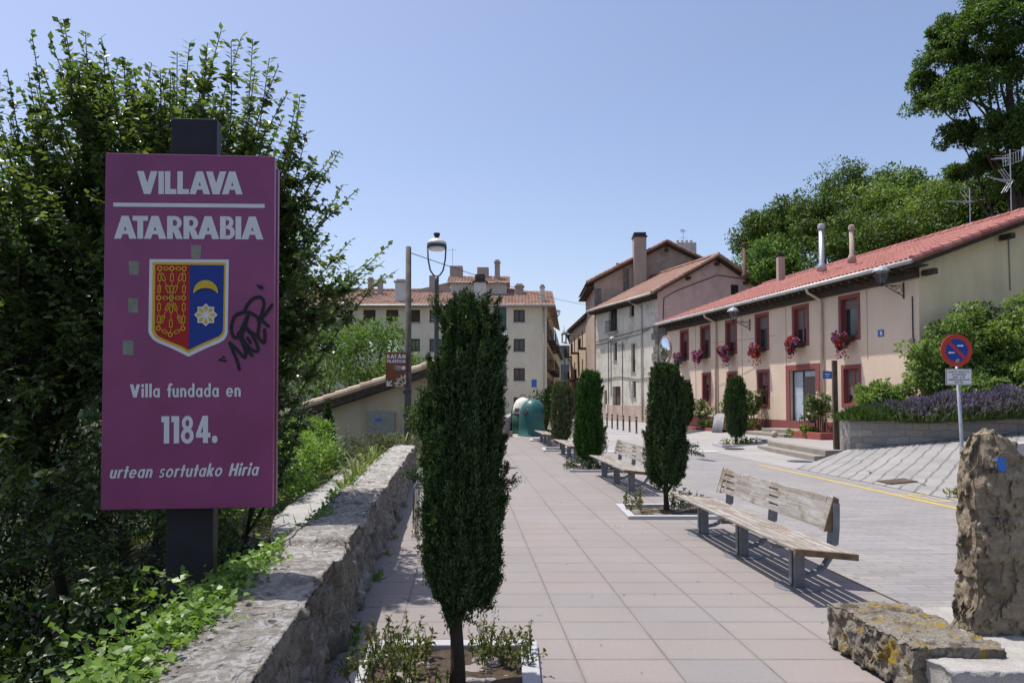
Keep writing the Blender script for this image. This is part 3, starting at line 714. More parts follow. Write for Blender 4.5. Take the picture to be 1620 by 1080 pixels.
g = MB(); g.add([(0,0,-.3), (0,YB,-.3), (0,YB,6.1), (0,-6.1,8.2), (0,0,5.95)], [(0,1,2,3,4)])
MB().add([(RL,0,-.3), (RL,YB,-.3), (RL,YB,6.1), (RL,-6.1,8.2), (RL,0,5.95)], [(0,1,2,3,4)]).build('gable_wall', 'salmon', rh)
g.quad((0,YB,-.3), (RL,YB,-.3), (RL,YB,6.1), (0,YB,6.1))
g.build('gable_wall', 'tan_gable', rh)
MB().box(-.012, RL, -.002, .022, -.3, .86).build('plinth_band', 'maroon', rh)
for k, (a, b, c, d) in enumerate(ups):
    window(rh, a, b, c, d, .2, 'maroon', 0, 1 if k % 2 else 0, 'glass', (.22, .55, .35, .62, .4, .3)[k], .06, None, 'maroon')
for k, (a, b, c, d) in enumerate(LO): window(rh, a, b, c, d, .2, 'maroon', 0, 1, 'glass', (.7, .35, .2, .3)[k], .06, None, 'maroon', rail=1)
a, b, c, d = DOOR
dr = MB().box(a+.02, b-.75, -.2, -.13, c, d-.28).build('door', 'door_brown', rh)
MB().box(b-.87, b-.84, -.13, -.10, c+.95, c+1.2).build('handle', 'pipe', dr)
MB().box(b-.72, b-.06, -.2, -.16, c+.05, d-.06).box(a+.04, b-.75, -.2, -.16, d-.27, d-.05).build('side_light', 'glass_blue', rh)
MB().box(b-.06, b, -.2, -.12, c, d).box(b-.75, b-.69, -.2, -.119, c, d-.05).box(a, b-.06, -.2, -.121, d-.05, d).box(b-.69, b-.06, -.2, -.121, c, c+.06).build('door_frame', 'dark_wood', rh)
MB().box(a-.26, a, -.01, .03, .5, d+.22).box(b, b+.26, -.01, .03, .5, d+.22).box(a, b, -.01, .03, d, d+.22).build('door_surround', 'maroon', rh)
window(rh, 15.95, 16.75, 1.7, 2.62, .2, 'maroon', 0, 0, 'glass', 0, .06, None, 'maroon')
tile_roof('roof', (-.45, .62, 5.93), (RL+.6, 0, 0), (0, -6.72, 2.42), 'tile_red', rh, .21, .36, .06, .05)
tile_roof('roof', (-.45, -11.6, 6.2), (RL+.6, 0, 0), (0, 5.5, 2.15), 'tile_red', rh, .42, .8)
edge_tiles('verge_tiles', (-.44, .62, 5.97), (-.44, -6.1, 8.39), .12, 'tile_red', rh, .36)
edge_tiles('ridge_tiles', (-.45, -6.1, 8.42), (RL+.15, -6.1, 8.42), .13, 'tile_red', rh, .4)
ev = MB().box(-.42, RL, .003, .58, 5.80, 5.845).box(-.05, RL, .003, .16, 5.50, 5.797)
for i in range(46): ev.box(i*.41-.03, i*.41+.07, .17, .60, 5.70, 5.797)
ev.prism([(-.42, .58, 5.74), (-.42, -6.1, 8.14), (-.42, -6.1, 8.30), (-.42, .58, 5.90)], (.38, 0, 0))
ev.box(-.5, -.04, -.26, -.08, 5.55, 5.72).box(-.46, -.04, -3.2, -3.02, 6.80, 6.96)
ev.build('eaves_timber', 'dark_wood', rh)
gt = MB().tube([(-.5, .68, 5.90), (RL+.1, .68, 5.90)], .075, 10); gt.build('gutter', 'zinc', rh, True)
for x in (4.78, 12.95):
    MB().tube([(x,.66,5.86), (x,.62,5.70), (x-.02,.12,5.45), (x-.02,.08,5.3), (x-.02,.08,.4)], .055, 8).build('downpipe', 'spout', rh, True)
for x in (2.35, 7.15, 10.6, 15.2):
    MB().tube([(x,.012,5.45), (x,.012,3.1 if x < 3 else 1.2)], .014, 5).build('wall_cable', 'spout', rh)
MB().tube([(.25,.02,4.95), (.25,.02,3.5), (.05,.03,3.3), (-.01,.03,3.2), (-.01,.03,2.0)], .018, 5).build('wall_cable', 'cable', rh)
MB().box(.19, .31, .003, .07, 3.42, 3.62).build('cable_box', 'sticker', rh)
MB().tube([(-.02,-3.4,6.9), (-.02,-3.42,5.2)], .02, 5).build('wall_cable', 'sticker', rh)
MB().box(1.55, 1.82, .003, .025, 3.80, 4.02).build('house_plaque', 'blue_plaque', rh)
MB().box(1.60, 1.70, .026, .030, 3.84, 3.97).build('plaque_emblem', 'white_render', bpy.data.objects['house_plaque'])
MB().box(4.94, 5.02, .032, .07, 1.7, 1.95).build('intercom', 'sticker', rh)
MB().box(4.50, 4.66, .003, .10, 1.5, 1.9).build('letter_box', 'white_render', rh)
# things fixed to or standing on the house
wall_lantern('wall_lantern', 'iron wall lantern at the near corner of the salmon house', rh_w(.62, .02, 5.22), RZ+math.pi/2, 'iron lanterns on the house fronts', .8)
wall_lantern('wall_lantern', 'smaller looking iron lantern halfway along the salmon house', rh_w(9.9, .02, 5.05), RZ+math.pi/2, 'iron lanterns on the house fronts', .8)
p = at(1300, 418, 30.5); flue('metal_flue', 'tall shiny metal flue on the red roof', (p.x, p.y, 7.35), 1.55, .11, 'pipe')
p = at(1348, 414, 28.6); flue('clay_flue', 'short pinkish flue with round cap on the red roof', (p.x, p.y, 7.35), 1.05, .09, 'chimney')
p = at(1178, 424, 44); flue('pipe_chimney', 'thin rusty pipe chimney above the far end of the red roof', (p.x, p.y, p.z-.4), 1.75, .12, 'brown_wood')
p = at(1235, 438, 38.6); flue('concrete_chimney', 'squat concrete chimney with raised cap against the trees', (p.x, p.y, p.z-.3), 1.35, .17, 'chimney', True, True)
p = at(1600, 331, 27.5); antenna('roof_antenna', 'larger roof antenna with grid reflector and orange fittings', (p.x, p.y, p.z-.3), 2.6, .35, 0)
p = at(1535, 350, 29); antenna('roof_antenna', 'smaller leaning roof antenna with three prongs', (p.x, p.y, p.z-.3), 1.65, .3, 1)
hang = [('petal_purple', .12), ('petal_red', .55), ('petal_purple', .35), ('petal_red', .8), ('petal_purple', .0), ('petal_purple', .1)]
hl = ['full purple and red flowers under the upper window nearest the blue plaque', 'trailing purple and red flowers under the window over the brown door', 'mostly red flowers under the third upper window from the plaque',
      'pink and purple flowers under the window beside the middle wall lantern', 'bushy purple flowers under the fifth upper window from the plaque', 'small purple flowers under the far end upper window']
for k, (a, b) in enumerate(UP):
    t = thing('flower_basket', hl[k], 'flowers', rh_w((a+b)/2+.05, .22, 3.75), RZ, 'flower baskets under the upper windows')
    MB().box(-.42, .42, -.14, .14, -.02, .20).build('trough', 'dark_wood', t)
    lumps = [(random.uniform(-.34,.34), random.uniform(.02,.2), random.uniform(-.22,.24), random.uniform(.10,.19)*(.75 if k in (2, 5) else 1)) for _ in range(9)]
    acc = {}
    for li, (lx, ly, lz, lr) in enumerate(lumps):
        red = (li*7+k*3) % 10 < (3, 3, 6, 1, 0, 0)[k]; q = int(1500*lr*lr*3); d = rdir(q, -.1); d[:, 1] = np.abs(d[:, 1])*1.0
        P = np.array([lx, ly, lz+.08])+d*rng.uniform(.5, 1, (q, 1))*lr; P[:, 2] -= .22*np.abs(rng.normal(size=q))*(rng.random(q) < .16)
        g_ = rng.random(q) < .30
        acc.setdefault('dark_leaf', []).append((P[g_], d[g_])); acc.setdefault('petal_red' if red else 'petal_purple', []).append((P[~g_], d[~g_]))
    for mat, l_ in acc.items():
        P = np.concatenate([x[0] for x in l_]); d = np.concatenate([x[1] for x in l_]); q = len(P)
        leaf_mesh('foliage' if mat == 'dark_leaf' else 'blossom', P, d+rdir(q)*.6, rdir(q)+d, rng.uniform(.06, .12, q), rng.uniform(.05, .09, q), mat, t)

# ---- grey and pink corner house -------------------------------------------------
GA = (10.45, 52.0); GRZ = math.atan2(.951, -.3091); GL = 10.6
gh = thing('corner_house', 'weathered grey three storey house with pink gable', 'house', (GA[0], GA[1], 0), GRZ)
def gh_w(x, y, z):
    c, s = math.cos(GRZ), math.sin(GRZ); return Vector((GA[0]+x*c-y*s, GA[1]+x*s+y*c, z))
gw = [(6.5,7.95,7.25,9.15), (3.58,4.3,8.1,9.1), (6.55,7.2,4.83,6.35), (3.45,4.1,3.8,5.97), (3.38,3.95,1.85,3.1), (8.46,9.0,1.29,2.45), (5.95,7.4,.12,2.75)]
MB().holes(0, GL, -.3, 9.45, gw, .3).build('facade', 'grey_render', gh)
GD = -9.6
MB().add([(0,0,-.3),(0,GD,-.3),(0,GD,9.5),(0,-4.8,12.1),(0,0,9.45)], [(0,1,2,3,4)]).build('gable_wall', 'pink', gh); MB().add([(GL,0,-.3),(GL,GD,-.3),(GL,GD,9.5),(GL,-4.8,12.1),(GL,0,9.45)], [(0,1,2,3,4)]).build('gable_wall', 'brown_render', gh)
mb = MB()
for i in range(15):
    z = -.2+i*.48; mb.box(-.05-.02*(i % 3), .0, -1.6+.2*((i*7) % 4), .04+.02*(i % 2), z, z+.46)
    mb.box(.001, .35+.25*((i*5) % 3), -.01, .035+.02*(i % 2), z, z+.46)
mb.build('rubble_quoins', 'rubble', gh, False, .02)
MB().box(.62, GL-.0, -.003, .03, -.3, 1.25).build('cement_base', 'brown_render', gh)
for k, (a, b, c, d) in enumerate(gw[:6]):
    window(gh, a, b, c, d, .22, 'dark_wood', 0, 1 if k in (0, 1) else 0, 'glass', .0 if k < 2 else (.5 if k == 3 else 0), .05, 'concrete')
a, b, c, d = gw[6]; dd = MB().box(a, b-.35, -.3, -.2, c, d).build('door', 'brown_wood', gh); MB().box(b-.34, b, -.3, -.28, c, d).build('door_reveal', 'glass', dd)
bal = MB()
for i in range(12): bal.bar((6.4+i*.15, .32, 7.18), (6.4+i*.15, .32, 8.05), .02)
bal.bar((6.35,.32,8.07),(8.1,.32,8.07), .04).bar((6.35,0,8.07),(6.35,.32,8.07), .03).bar((8.1,0,8.07),(8.1,.32,8.07), .03)
bl = bal.build('balcony', 'bin_dark', gh); MB().box(6.3, 8.15, .001, .38, 7.02, 7.16).build('balcony_slab', 'concrete', bl)
tile_roof('roof', (-.5, .75, 9.22), (GL+.6, 0, 0), (0, -5.55, 3.05), 'tile_old', gh, .25, .42, .04, .04)
tile_roof('roof', (-.5, GD-.6, 9.35), (GL+.6, 0, 0), (0, 5.4, 2.92), 'tile_old', gh, .3, .5)
edge_tiles('verge_tiles', (-.5, .75, 9.28), (-.5, -4.8, 12.32), .14, 'tile_old', gh); edge_tiles('verge_tiles', (-.5, -10.2, 9.4), (-.5, -4.8, 12.32), .14, 'tile_old', gh)
edge_tiles('ridge_tiles', (-.5, -4.8, 12.35), (GL, -4.8, 12.35), .15, 'tile_old', gh)
ev = MB().prism([(-.45,.70,9.05),(-.45,-4.8,12.05),(-.45,-4.8,12.2),(-.45,.70,9.2)], (.42,0,0)).prism([(-.45,-10.1,9.2),(-.45,-4.8,12.05),(-.45,-4.8,12.2),(-.45,-10.1,9.35)], (.42,0,0))
ev.box(-.02, GL, .002, .68, 9.02, 9.12)
for i in range(20): ev.box(i*.54, i*.54+.1, .01, .7, 8.9, 9.018)
for y, z in ((-2.4,10.5), (-4.85,11.7), (-7.3,10.4), (-9.2, 9.4)): ev.box(-.44, 0, y-.1, y+.1, z-.1, z+.1)
ev.build('eaves_timber', 'dark_wood', gh)
MB().tube([(-.5,.84,9.2),(GL+.1,.84,9.2)], .08, 8).build('gutter', 'zinc', gh, True)
MB().tube([(2.9,.84,9.15),(2.9,.5,8.9),(2.3,.09,8.65),(2.28,.09,8.3),(2.28,.09,.1)], .06, 7).build('downpipe', 'pipe', gh, True)
for pts in ([(5.55,.03,6.3),(5.55,.03,.3)], [(0,.06,7.0),(GL,.06,6.6)], [(1.2,.05,6.9),(2.6,.05,6.6),(GL,.05,6.3)], [(7.6,.03,6.5),(7.6,.03,2.0)], [(8.1,.03,6.5),(8.1,.03,1.3)], [(0,.04,3.35),(3,.04,3.2),(6,.04,3.5),(GL,.04,3.3)]):
    MB().tube(pts, .025, 5).build('wall_cable', 'cable', gh)
MB().tube([(-.03,-.4,6.8),(-.03,-.5,9.0),(-.03,-1.6,9.6),(-.03,-5.0,10.9),(-.03,-7.5,10.7)], .03, 5).build('wall_cable', 'cable', gh)
MB().box(-.012, .0, -6.8, -6.15, 9.45, 10.25).build('window', 'dark_wood', gh); MB().box(-.02, -.013, -6.72, -6.22, 9.52, 10.18).build('pane', 'glass', gh.children[-1])
MB().box(8.2, 8.45, .003, .12, .6, 1.3).build('meter_box', 'white_render', gh)
wall_lantern('wall_lantern', 'iron lantern hanging on the weathered grey house', gh_w(5.3, .02, 5.9), GRZ+math.pi/2, 'iron lanterns on the house fronts', 1.0)

# ---- brown house behind -----------------------------------------------------------
HA = (7.12, 62.6)
bh = thing('brown_house', 'tall bare brown gabled house behind the grey one', 'house', (HA[0], HA[1], 0), R(89))
MB().add([(0,0,-.3),(0,-12.4,-.3),(0,-12.4,11.9),(0,-6.2,15.0),(0,0,11.8)], [(0,1,2,3,4)]).quad((0,0,-.3),(9,0,-.3),(9,0,11.8),(0,0,11.8)).build('wall', 'brown_render', bh)
tile_roof('roof', (-.5, .72, 11.70), (9.5, 0, 0), (0, -6.92, 3.54), 'tile_old', bh, .28, .45, .04)
tile_roof('roof', (-.5, -13.3, 11.7), (9.5, 0, 0), (0, 7.1, 3.55), 'tile_old', bh, .3, .5, .04)
edge_tiles('verge_tiles', (-.5,.72,11.76), (-.5,-6.2,15.32), .15, 'tile_old', bh); edge_tiles('verge_tiles', (-.5,-13.3,11.76), (-.5,-6.2,15.32), .15, 'tile_old', bh)
ev = MB().prism([(-.45,.85,11.45),(-.45,-6.2,15.0),(-.45,-6.2,15.18),(-.45,.85,11.6)], (.44,0,0)).prism([(-.45,-13.2,11.5),(-.45,-6.2,15.0),(-.45,-6.2,15.18),(-.45,-13.2,11.65)], (.44,0,0)).box(0, 9, .002, .70, 11.35, 11.47)
for y, z in ((-2.0,13.3), (-6.2,14.6), (-10.0,13.2)): ev.box(-.44, 0, y-.13, y+.13, z-.12, z+.12)
ev.build('eaves_timber', 'dark_wood', bh)
MB().box(-.06, 0, -.6, .0, 8.0, 11.3).box(-.05, 0, -3.0, -2.5, 9.2, 13.0).build('rubble_quoins', 'rubble', bh, False, .03)
ch = MB().box(-1.0, -.03, -4.35, -3.3, 8.5, 15.55).build('chimney', 'chimney', bh)
MB().box(-1.08, .05, -4.43, -3.22, 15.552, 15.67).box(-1.0, -.06, -4.33, -3.32, 15.67, 15.95).build('chimney_cap', 'dark_wood', ch)
ch = MB().box(2, 3.5, -9.3, -7.6, 13.0, 15.7).build('chimney', 'white_render', bh)
mb = MB()
for i in range(4): mb.lathe([(.13,15.702),(.13,16.05),(.1,16.06)], 8, (2.75,-9.0+i*.4,0))
mb.build('chimney_pots', 'chimney', ch)
p = at(1086, 390, 67); antenna('roof_antenna', 'spindly antenna beside the pale chimney of the brown house', (p.x-.3, p.y, p.z-1), 2.6, 1.2, 2)

# ---- big cream apartment building ----------------------------------------------------
BB = (3.1, 65.0)
bb = thing('apartment_building', 'wide cream apartment building with hipped tiled roof', 'building', (BB[0], BB[1], 0), math.pi)  # local x runs left, y towards camera
BL = 26.0
cols = [(1.95, 2.95), (7.0, 7.75), (9.5, 10.5), (11.35, 12.15), (13.3, 14.4), (15.35, 16.45), (17.4, 18.5), (19.6, 20.6), (21.8, 22.8)]
rows = [(8.65, 9.75), (6.02, 7.14), (3.40, 4.52), (.8, 1.9)]
bw = [(a, b, c, d) for a, b in cols for c, d in rows]; gal = (3.5, 4.45, 2.6, 10.0)
MB().holes(0, BL, -1.6, 10.15, bw+[gal], .3).build('facade', 'cream', bb)
for a, b in cols:
    for k, (c, d) in enumerate(rows):
        if a > 12 and k: continue          # behind the trees
        if a > 12.5 or (a > 11 and k == 0): 
            f = MB().box(a, b, -.22, -.14, c, d).build('window', 'shutter', bb)
            MB().box(a+.06, (a+b)/2-.03, -.139, -.12, c+.06, d-.06).box((a+b)/2+.03, b-.06, -.139, -.12, c+.06, d-.06).build('shutter', 'shutter', f)
            MB().box(a-.08, b+.08, .0, .08, c-.1, c-.01).build('sill', 'concrete', f)
        else: window(bb, a, b, c, d, .2, 'shutter', 0, 1, 'glass', .0, .09, 'concrete')
a, b, c, d = gal
mb = MB()
for z in (2.6, 5.0, 7.6): mb.box(a, b, -.2, .12, z, z+.28)
mb.box(a, a+.07, -.2, .05, 2.88, 10).box(b-.07, b, -.2, .05, 2.88, 10); gl = mb.build('gallery', 'white_render', bb)
MB().box(a+.08, b-.08, -.18, -.1, 2.9, 4.9).box(a+.08, b-.08, -.18, -.1, 5.3, 7.5).box(a+.08, b-.08, -.18, -.1, 7.9, 9.95).build('pane', 'glass', gl)
# street side, running away along the bend
sd = Vector((5.2-3.1, 24, 0)); sl_ = sd.length; sa = math.atan2(sd.y, sd.x)
q = bpy.data.objects.new('street_side', None)
sx = (-sd.normalized().x, -sd.normalized().y)
def bbp(s, o, z):   # s metres along the street side, o outwards, in building-local coordinates
    d = sd.normalized(); n = Vector((d.y, -d.x, 0)); w = d*s+n*o; return (-w.x, -w.y, z)
bpy.data.objects.remove(q)
mb = MB(); mb.quad(bbp(0,0,-1.6), bbp(sl_,0,-1.6), bbp(sl_,0,10.15), bbp(0,0,10.15)); mb.build('side_wall', 'cream', bb)
for k, s in enumerate((1.2, 4.5, 8.5, 12.5, 17)):
    for z in (1.6, 4.4, 7.1):
        f = MB().prism([bbp(s,.02,z), bbp(s+1.4,.02,z), bbp(s+1.4,.02,z+2.1), bbp(s,.02,z+2.1)], Vector(bbp(0,.03,0))).build('balcony_door', 'shutter', bb)
        bm_ = MB().prism([bbp(s-.3,0,z-.15), bbp(s+1.7,0,z-.15), bbp(s+1.7,.75,z-.15), bbp(s-.3,.75,z-.15)], (0,0,.12))
        for i in range(12): bm_.bar(bbp(s-.28+i*.178,.72,z-.03), bbp(s-.28+i*.178,.72,z+.9), .03)
        bm_.bar(bbp(s-.3,.72,z+.92), bbp(s+1.7,.72,z+.92), .05).bar(bbp(s-.28,.02,z+.92), bbp(s-.28,.72,z+.92), .04).bar(bbp(s+1.68,.02,z+.92), bbp(s+1.68,.72,z+.92), .04)
        bm_.build('balcony', 'black_iron', f)
tile_roof('roof', (-.75, .7, 10.1), (BL+1.2, 0, 0), (0, -5.2, 2.0), 'tile_old', bb, .3, .5, .05)
# hip at the street end and back slope
mb = MB(); mb.add([(-.75,.75,10.12), (3.2,-4.5,12.14), (3.2,-14,12.14), (-2.8,-24,10.12)], [(0,1,2,3)]); hp = mb.build('hip_roof', 'tile_old', bb); hp.data.uv_layers.new(name='UVMap')
MB().quad((2.5,-4.5,12.1),(BL,-4.5,12.1),(BL,-14,10.2),(2.5,-14,12.1)).build('back_roof', 'tile_old', bb); bb.children[-1].data.uv_layers.new(name='UVMap')
edge_tiles('ridge_tiles', (2.6,-4.5,12.2), (BL,-4.5,12.2), .16, 'tile_old', bb)
MB().box(-.6, BL, .002, .62, 9.98, 10.07).build('eaves', 'concrete', bb)
MB().tube([(-.75,.76,10.05),(BL,.76,10.05)], .08, 8).build('gutter', 'zinc', bb, True)
MB().tube([(.25,.08,10.0),(.25,.08,.2)], .07, 7).build('downpipe', 'zinc', bb, True)
MB().box(.9, 1.35, .003, .04, 2.8, 3.5).build('street_plaque', 'blue_plaque', bb)
at_ = MB().box(3.6, 8.9, -6.8, -3.2, 10.8, 12.75).build('attic', 'white_render', bb)
tile_roof('attic_roof', (3.3, -2.7, 12.6), (5.9, 0, 0), (0, -2.3, 1.0), 'tile_old', at_, .3, .5, .05)
MB().add([(3.3,-5,13.55),(9.2,-5,13.55),(9.2,-7.2,12.7),(3.3,-7.2,12.7)], [(0,1,2,3)]).build('attic_roof', 'tile_old', at_); at_.children[-1].data.uv_layers.new(name='UVMap')
MB().add([(9.0,-4,12.9),(15.5,-4,11.4),(15.5,-4.2,11.4),(9.0,-6.4,12.9)], [(0,1,2,3)]).add([(9.0,-4,12.9),(15.5,-4,11.4),(9.0,-4,11.0)], [(0,1,2)]).build('stair_wall', 'brown_render', bb)
for x, y0, w, z0, z1, m_, cap in ((16.4,-3.2,.5,11.4,12.9,'chimney',1), (15.5,-3.2,.45,11.4,12.8,'chimney',1), (13.2,-.9,.95,10.6,12.3,'white_render',1), (10.6,-4.2,.75,11.2,13.5,'chimney',0),
    (8.5,-5.4,1.2,13,14.6,'chimney',0), (5.9,-5.0,1.1,13,14.4,'chimney',0), (4.5,-4.0,.5,12.6,14.7,'chimney',1), (6.0,-1.0,1.1,10.4,12.3,'white_render',2), (2.4,-3.4,.75,11.2,12.3,'chimney',1), (.35,-.6,.4,10.2,11.8,'white_render',1)):
    ch = MB().box(x-w/2, x+w/2, y0-w/2, y0+w/2, z0, z1).build('chimney', m_, bb)
    if cap: MB().box(x-w*.62, x+w*.62, y0-w*.62, y0+w*.62, z1+.003, z1+.12).box(x-w*.4, x+w*.4, y0-w*.4, y0+w*.4, z1+.12, z1+(.75 if cap == 2 else .3)).build('chimney_cap', 'dark_wood' if cap == 2 else 'chimney', ch)
p = at(716, 425, 70); antenna('roof_antenna', 'antenna on the attic roof of the cream building', (p.x, p.y, p.z-.6), 2.6, .2, 2)
p = at(556, 460, 69); antenna('roof_antenna', 'low antenna at the left of the cream building roof', (p.x-1, p.y, p.z-1.2), 2.3, .9, 2)

p = at(866, 502, 64.8); wall_lantern('wall_lantern', 'small iron lantern at the street corner of the cream building', (p.x, p.y, p.z), .15, 'iron lanterns on the house fronts', .95)
# ---- houses down the far street ------------------------------------------------------
def street_house(label, P0, P1, ze, mat, roofm, depth, spec):
    P0, P1 = Vector((*P0, 0)), Vector((*P1, 0)); d = P1-P0; L = d.length; rz = math.atan2(d.y, d.x)
    t = thing('street_house', label, 'house', P0, rz)
    hs = []
    for z in spec['z']:
        for k in range(spec['n']):
            x = (k+.5)*L/spec['n']; hs.append((x-.5, x+.5, z, z+spec['h']))
    sg = spec.get('side', 1)
    mb = MB().holes(0, L, -.3, ze, hs, .2)
    mb.quad((0,0,-.3),(0,-depth,-.3),(0,-depth,ze),(0,0,ze)).quad((L,0,-.3),(L,-depth,-.3),(L,-depth,ze),(L,0,ze))
    if sg < 0: mb.v = [(x, -y, z) for x, y, z in mb.v]
    mb.build('facade', mat, t)
    for k, (a, b, c, dd) in enumerate(hs):
        f = MB().box(a, b, -sg*.2-.03, -sg*.2+.03, c, dd).build('window', 'shutter', t)
        MB().box(a+.1, b-.1, -sg*.16-.004, -sg*.16+.004, c+.1, dd-.1).build('pane', 'glass', f)
        if spec.get('bal') and (k % 2 == 0):
            y1 = sg*.75; bm_ = MB().box(a-.4, b+.4, min(0.01*sg, y1), max(.01*sg, y1), c-.14, c-.01)
            for i in range(10): bm_.bar((a-.38+i*.19, y1*.96, c), (a-.38+i*.19, y1*.96, c+.9), .03)
            bm_.bar((a-.4, y1*.96, c+.92), (b+.4, y1*.96, c+.92), .05); bm_.build('balcony', 'black_iron', f)
    tile_roof('roof', (-.3, .45*sg, ze-.1), (L+.6, 0, 0), (0, -(depth/2+.45)*sg, depth*.2), roofm, t, .32, .5, .05)
    MB().box(-.2, L+.2, min(0.003*sg, .42*sg), max(.003*sg, .42*sg), ze-.28, ze-.2).build('eaves', 'dark_wood', t)
    return t
street_house('ochre balconied house beyond the grey house on the street', (7.45, 70), (6.98, 88), 10.0, 'salmon', 'tile_old', 9, dict(z=(1.0, 3.9, 6.8), n=5, h=2.0, bal=1))
street_house('darker house next to the clock tower down the street', (7.1, 88.6), (9.2, 108), 9.6, 'grey_render', 'tile_old', 9, dict(z=(1.0, 4.2, 7.4), n=6, h=2.0, bal=1))
street_house('low tan house opposite at the far end of the street', (5.4, 92), (8.2, 122), 8.6, 'tan_gable', 'tile_pale', 10, dict(z=(1.0, 4.2), n=6, h=2.0, side=-1))
ct = thing('church_tower', 'slim grey tower with small belfry at the street end', 'tower', (12.2, 168, 0), 0)
MB().holes(-1.9, 1.9, -.3, 14.2, [(-.95,-.15,9.8,11.6), (.15,.95,9.8,11.6)], .3, 0).box(-1.9, 1.9, .0, 3.4, -.3, .0).build('wall', 'rubble', ct)
ct.rotation_euler = (0, 0, math.pi)
MB().box(-1.9, -1.88, -3.6, 0, -.3, 14.2).box(1.88, 1.9, -3.6, 0, -.3, 14.2).build('side_wall', 'rubble', ct)
MB().box(-.95, -.15, -.29, -.24, 9.8, 11.6).box(.15, .95, -.29, -.24, 9.8, 11.6).build('opening', 'white_render', ct)
MB().add([(-2.1,.2,14.2),(2.1,.2,14.2),(2.1,-3.8,14.2),(-2.1,-3.8,14.2),(0,-1.8,15.3)], [(0,1,4),(1,2,4),(2,3,4),(3,0,4)]).build('roof', 'pipe', ct)
mb = MB()
for a in (-.45, .45):
    for b in (-2.25, -1.35): mb.box(a-.13, a+.13, b-.13, b+.13, 14.9, 16.9)
mb.box(-.7, .7, -2.5, -1.1, 16.9, 17.1).lathe([(.6,17.1),(.35,17.5),(.06,17.8),(.03,19)], 8, (0,-1.8,0)).build('belfry', 'rubble', ct)

# ---- tiled shed behind the parapet ------------------------------------------------------
SHY = 26.5
sh = thing('tiled_shed', 'low beige shed with pale tiled sloping roof behind the parapet', 'shed', (-9.2, SHY, 0))
MB().add([(0,0,-3.5),(6.2,0,-3.5),(6.2,0,2.55),(0,0,.50)], [(0,1,2,3)]).add([(0,9,-3.5),(6.2,9,-3.5),(6.2,9,2.55),(0,9,.50)], [(0,1,2,3)]).quad((6.2,0,-3.5),(6.2,9,-3.5),(6.2,9,2.55),(6.2,0,2.55)).quad((0,0,-3.5),(0,9,-3.5),(0,9,.5),(0,0,.5)).build('wall', 'shed_wall', sh)
tile_roof('roof', (-.6, -.5, .66), (0, 10, 0), (7.0, 0, 2.31), 'tile_pale', sh, .26, .42, .045, .045)
edge_tiles('verge_tiles', (-.6,-.42,.70), (6.4,-.42,3.01), .13, 'tile_pale', sh, .45)
MB().prism([(-.5,-.42,.36),(6.3,-.42,2.60),(6.3,-.42,2.90),(-.5,-.42,.62)], (0,.40,0)).build('verge_board', 'dark_wood', sh)
MB().box(4.0, 4.95, -.16, -.003, .42, 1.25).build('meter_cabinet', 'sticker', sh, False, .01)
MB().box(4.25, 4.5, -.166, -.161, .9, 1.02).build('cabinet_label', 'blue_plaque', bpy.data.objects['meter_cabinet'])
vg = MB()
for i in range(9): vg.bar((4.05+i*.11,-.06,-.1), (4.05+i*.11,-.06,.36), .035)
vg.build('grille', 'rust', sh)

# ================================================================== TOWN SIGN
# board corners as surveyed: left side a little nearer than the right
bl_ = at(160, 808, 4.27); br_ = at(432, 802, 4.345); tl_ = at(166, 243, 4.27); tr_ = at(432, 247, 4.345)
bw_ = math.hypot(br_.x-bl_.x, br_.y-bl_.y); bh_ = (tl_.z-bl_.z+tr_.z-br_.z)/2
brz = math.atan2(br_.y-bl_.y, br_.x-bl_.x)
ts = thing('town_sign', 'tall purple town sign with coat of arms on dark post', 'sign', (bl_.x, bl_.y, 0), brz)
zb = (bl_.z+br_.z)/2; ts.rotation_euler = (0, R(-.25), brz)
MB().box(0, bw_, 0, .045, zb, zb+bh_).build('front_panel', 'sign_purple', ts, False, .004)
MB().box(.012, bw_-.004, .0455, .062, zb+.01, zb+bh_-.025).build('panel_groove', 'sign_edge', ts)
MB().box(.02, bw_+.006, .0625, .105, zb+.01, zb+bh_-.055).build('back_panel', 'sign_purple', ts, False, .004)
pxs = bw_/269.
MB().box(91*pxs, 166*pxs, .108, .20, -2.2, zb+bh_+71*pxs).build('post', 'post_black', ts, False, .004)
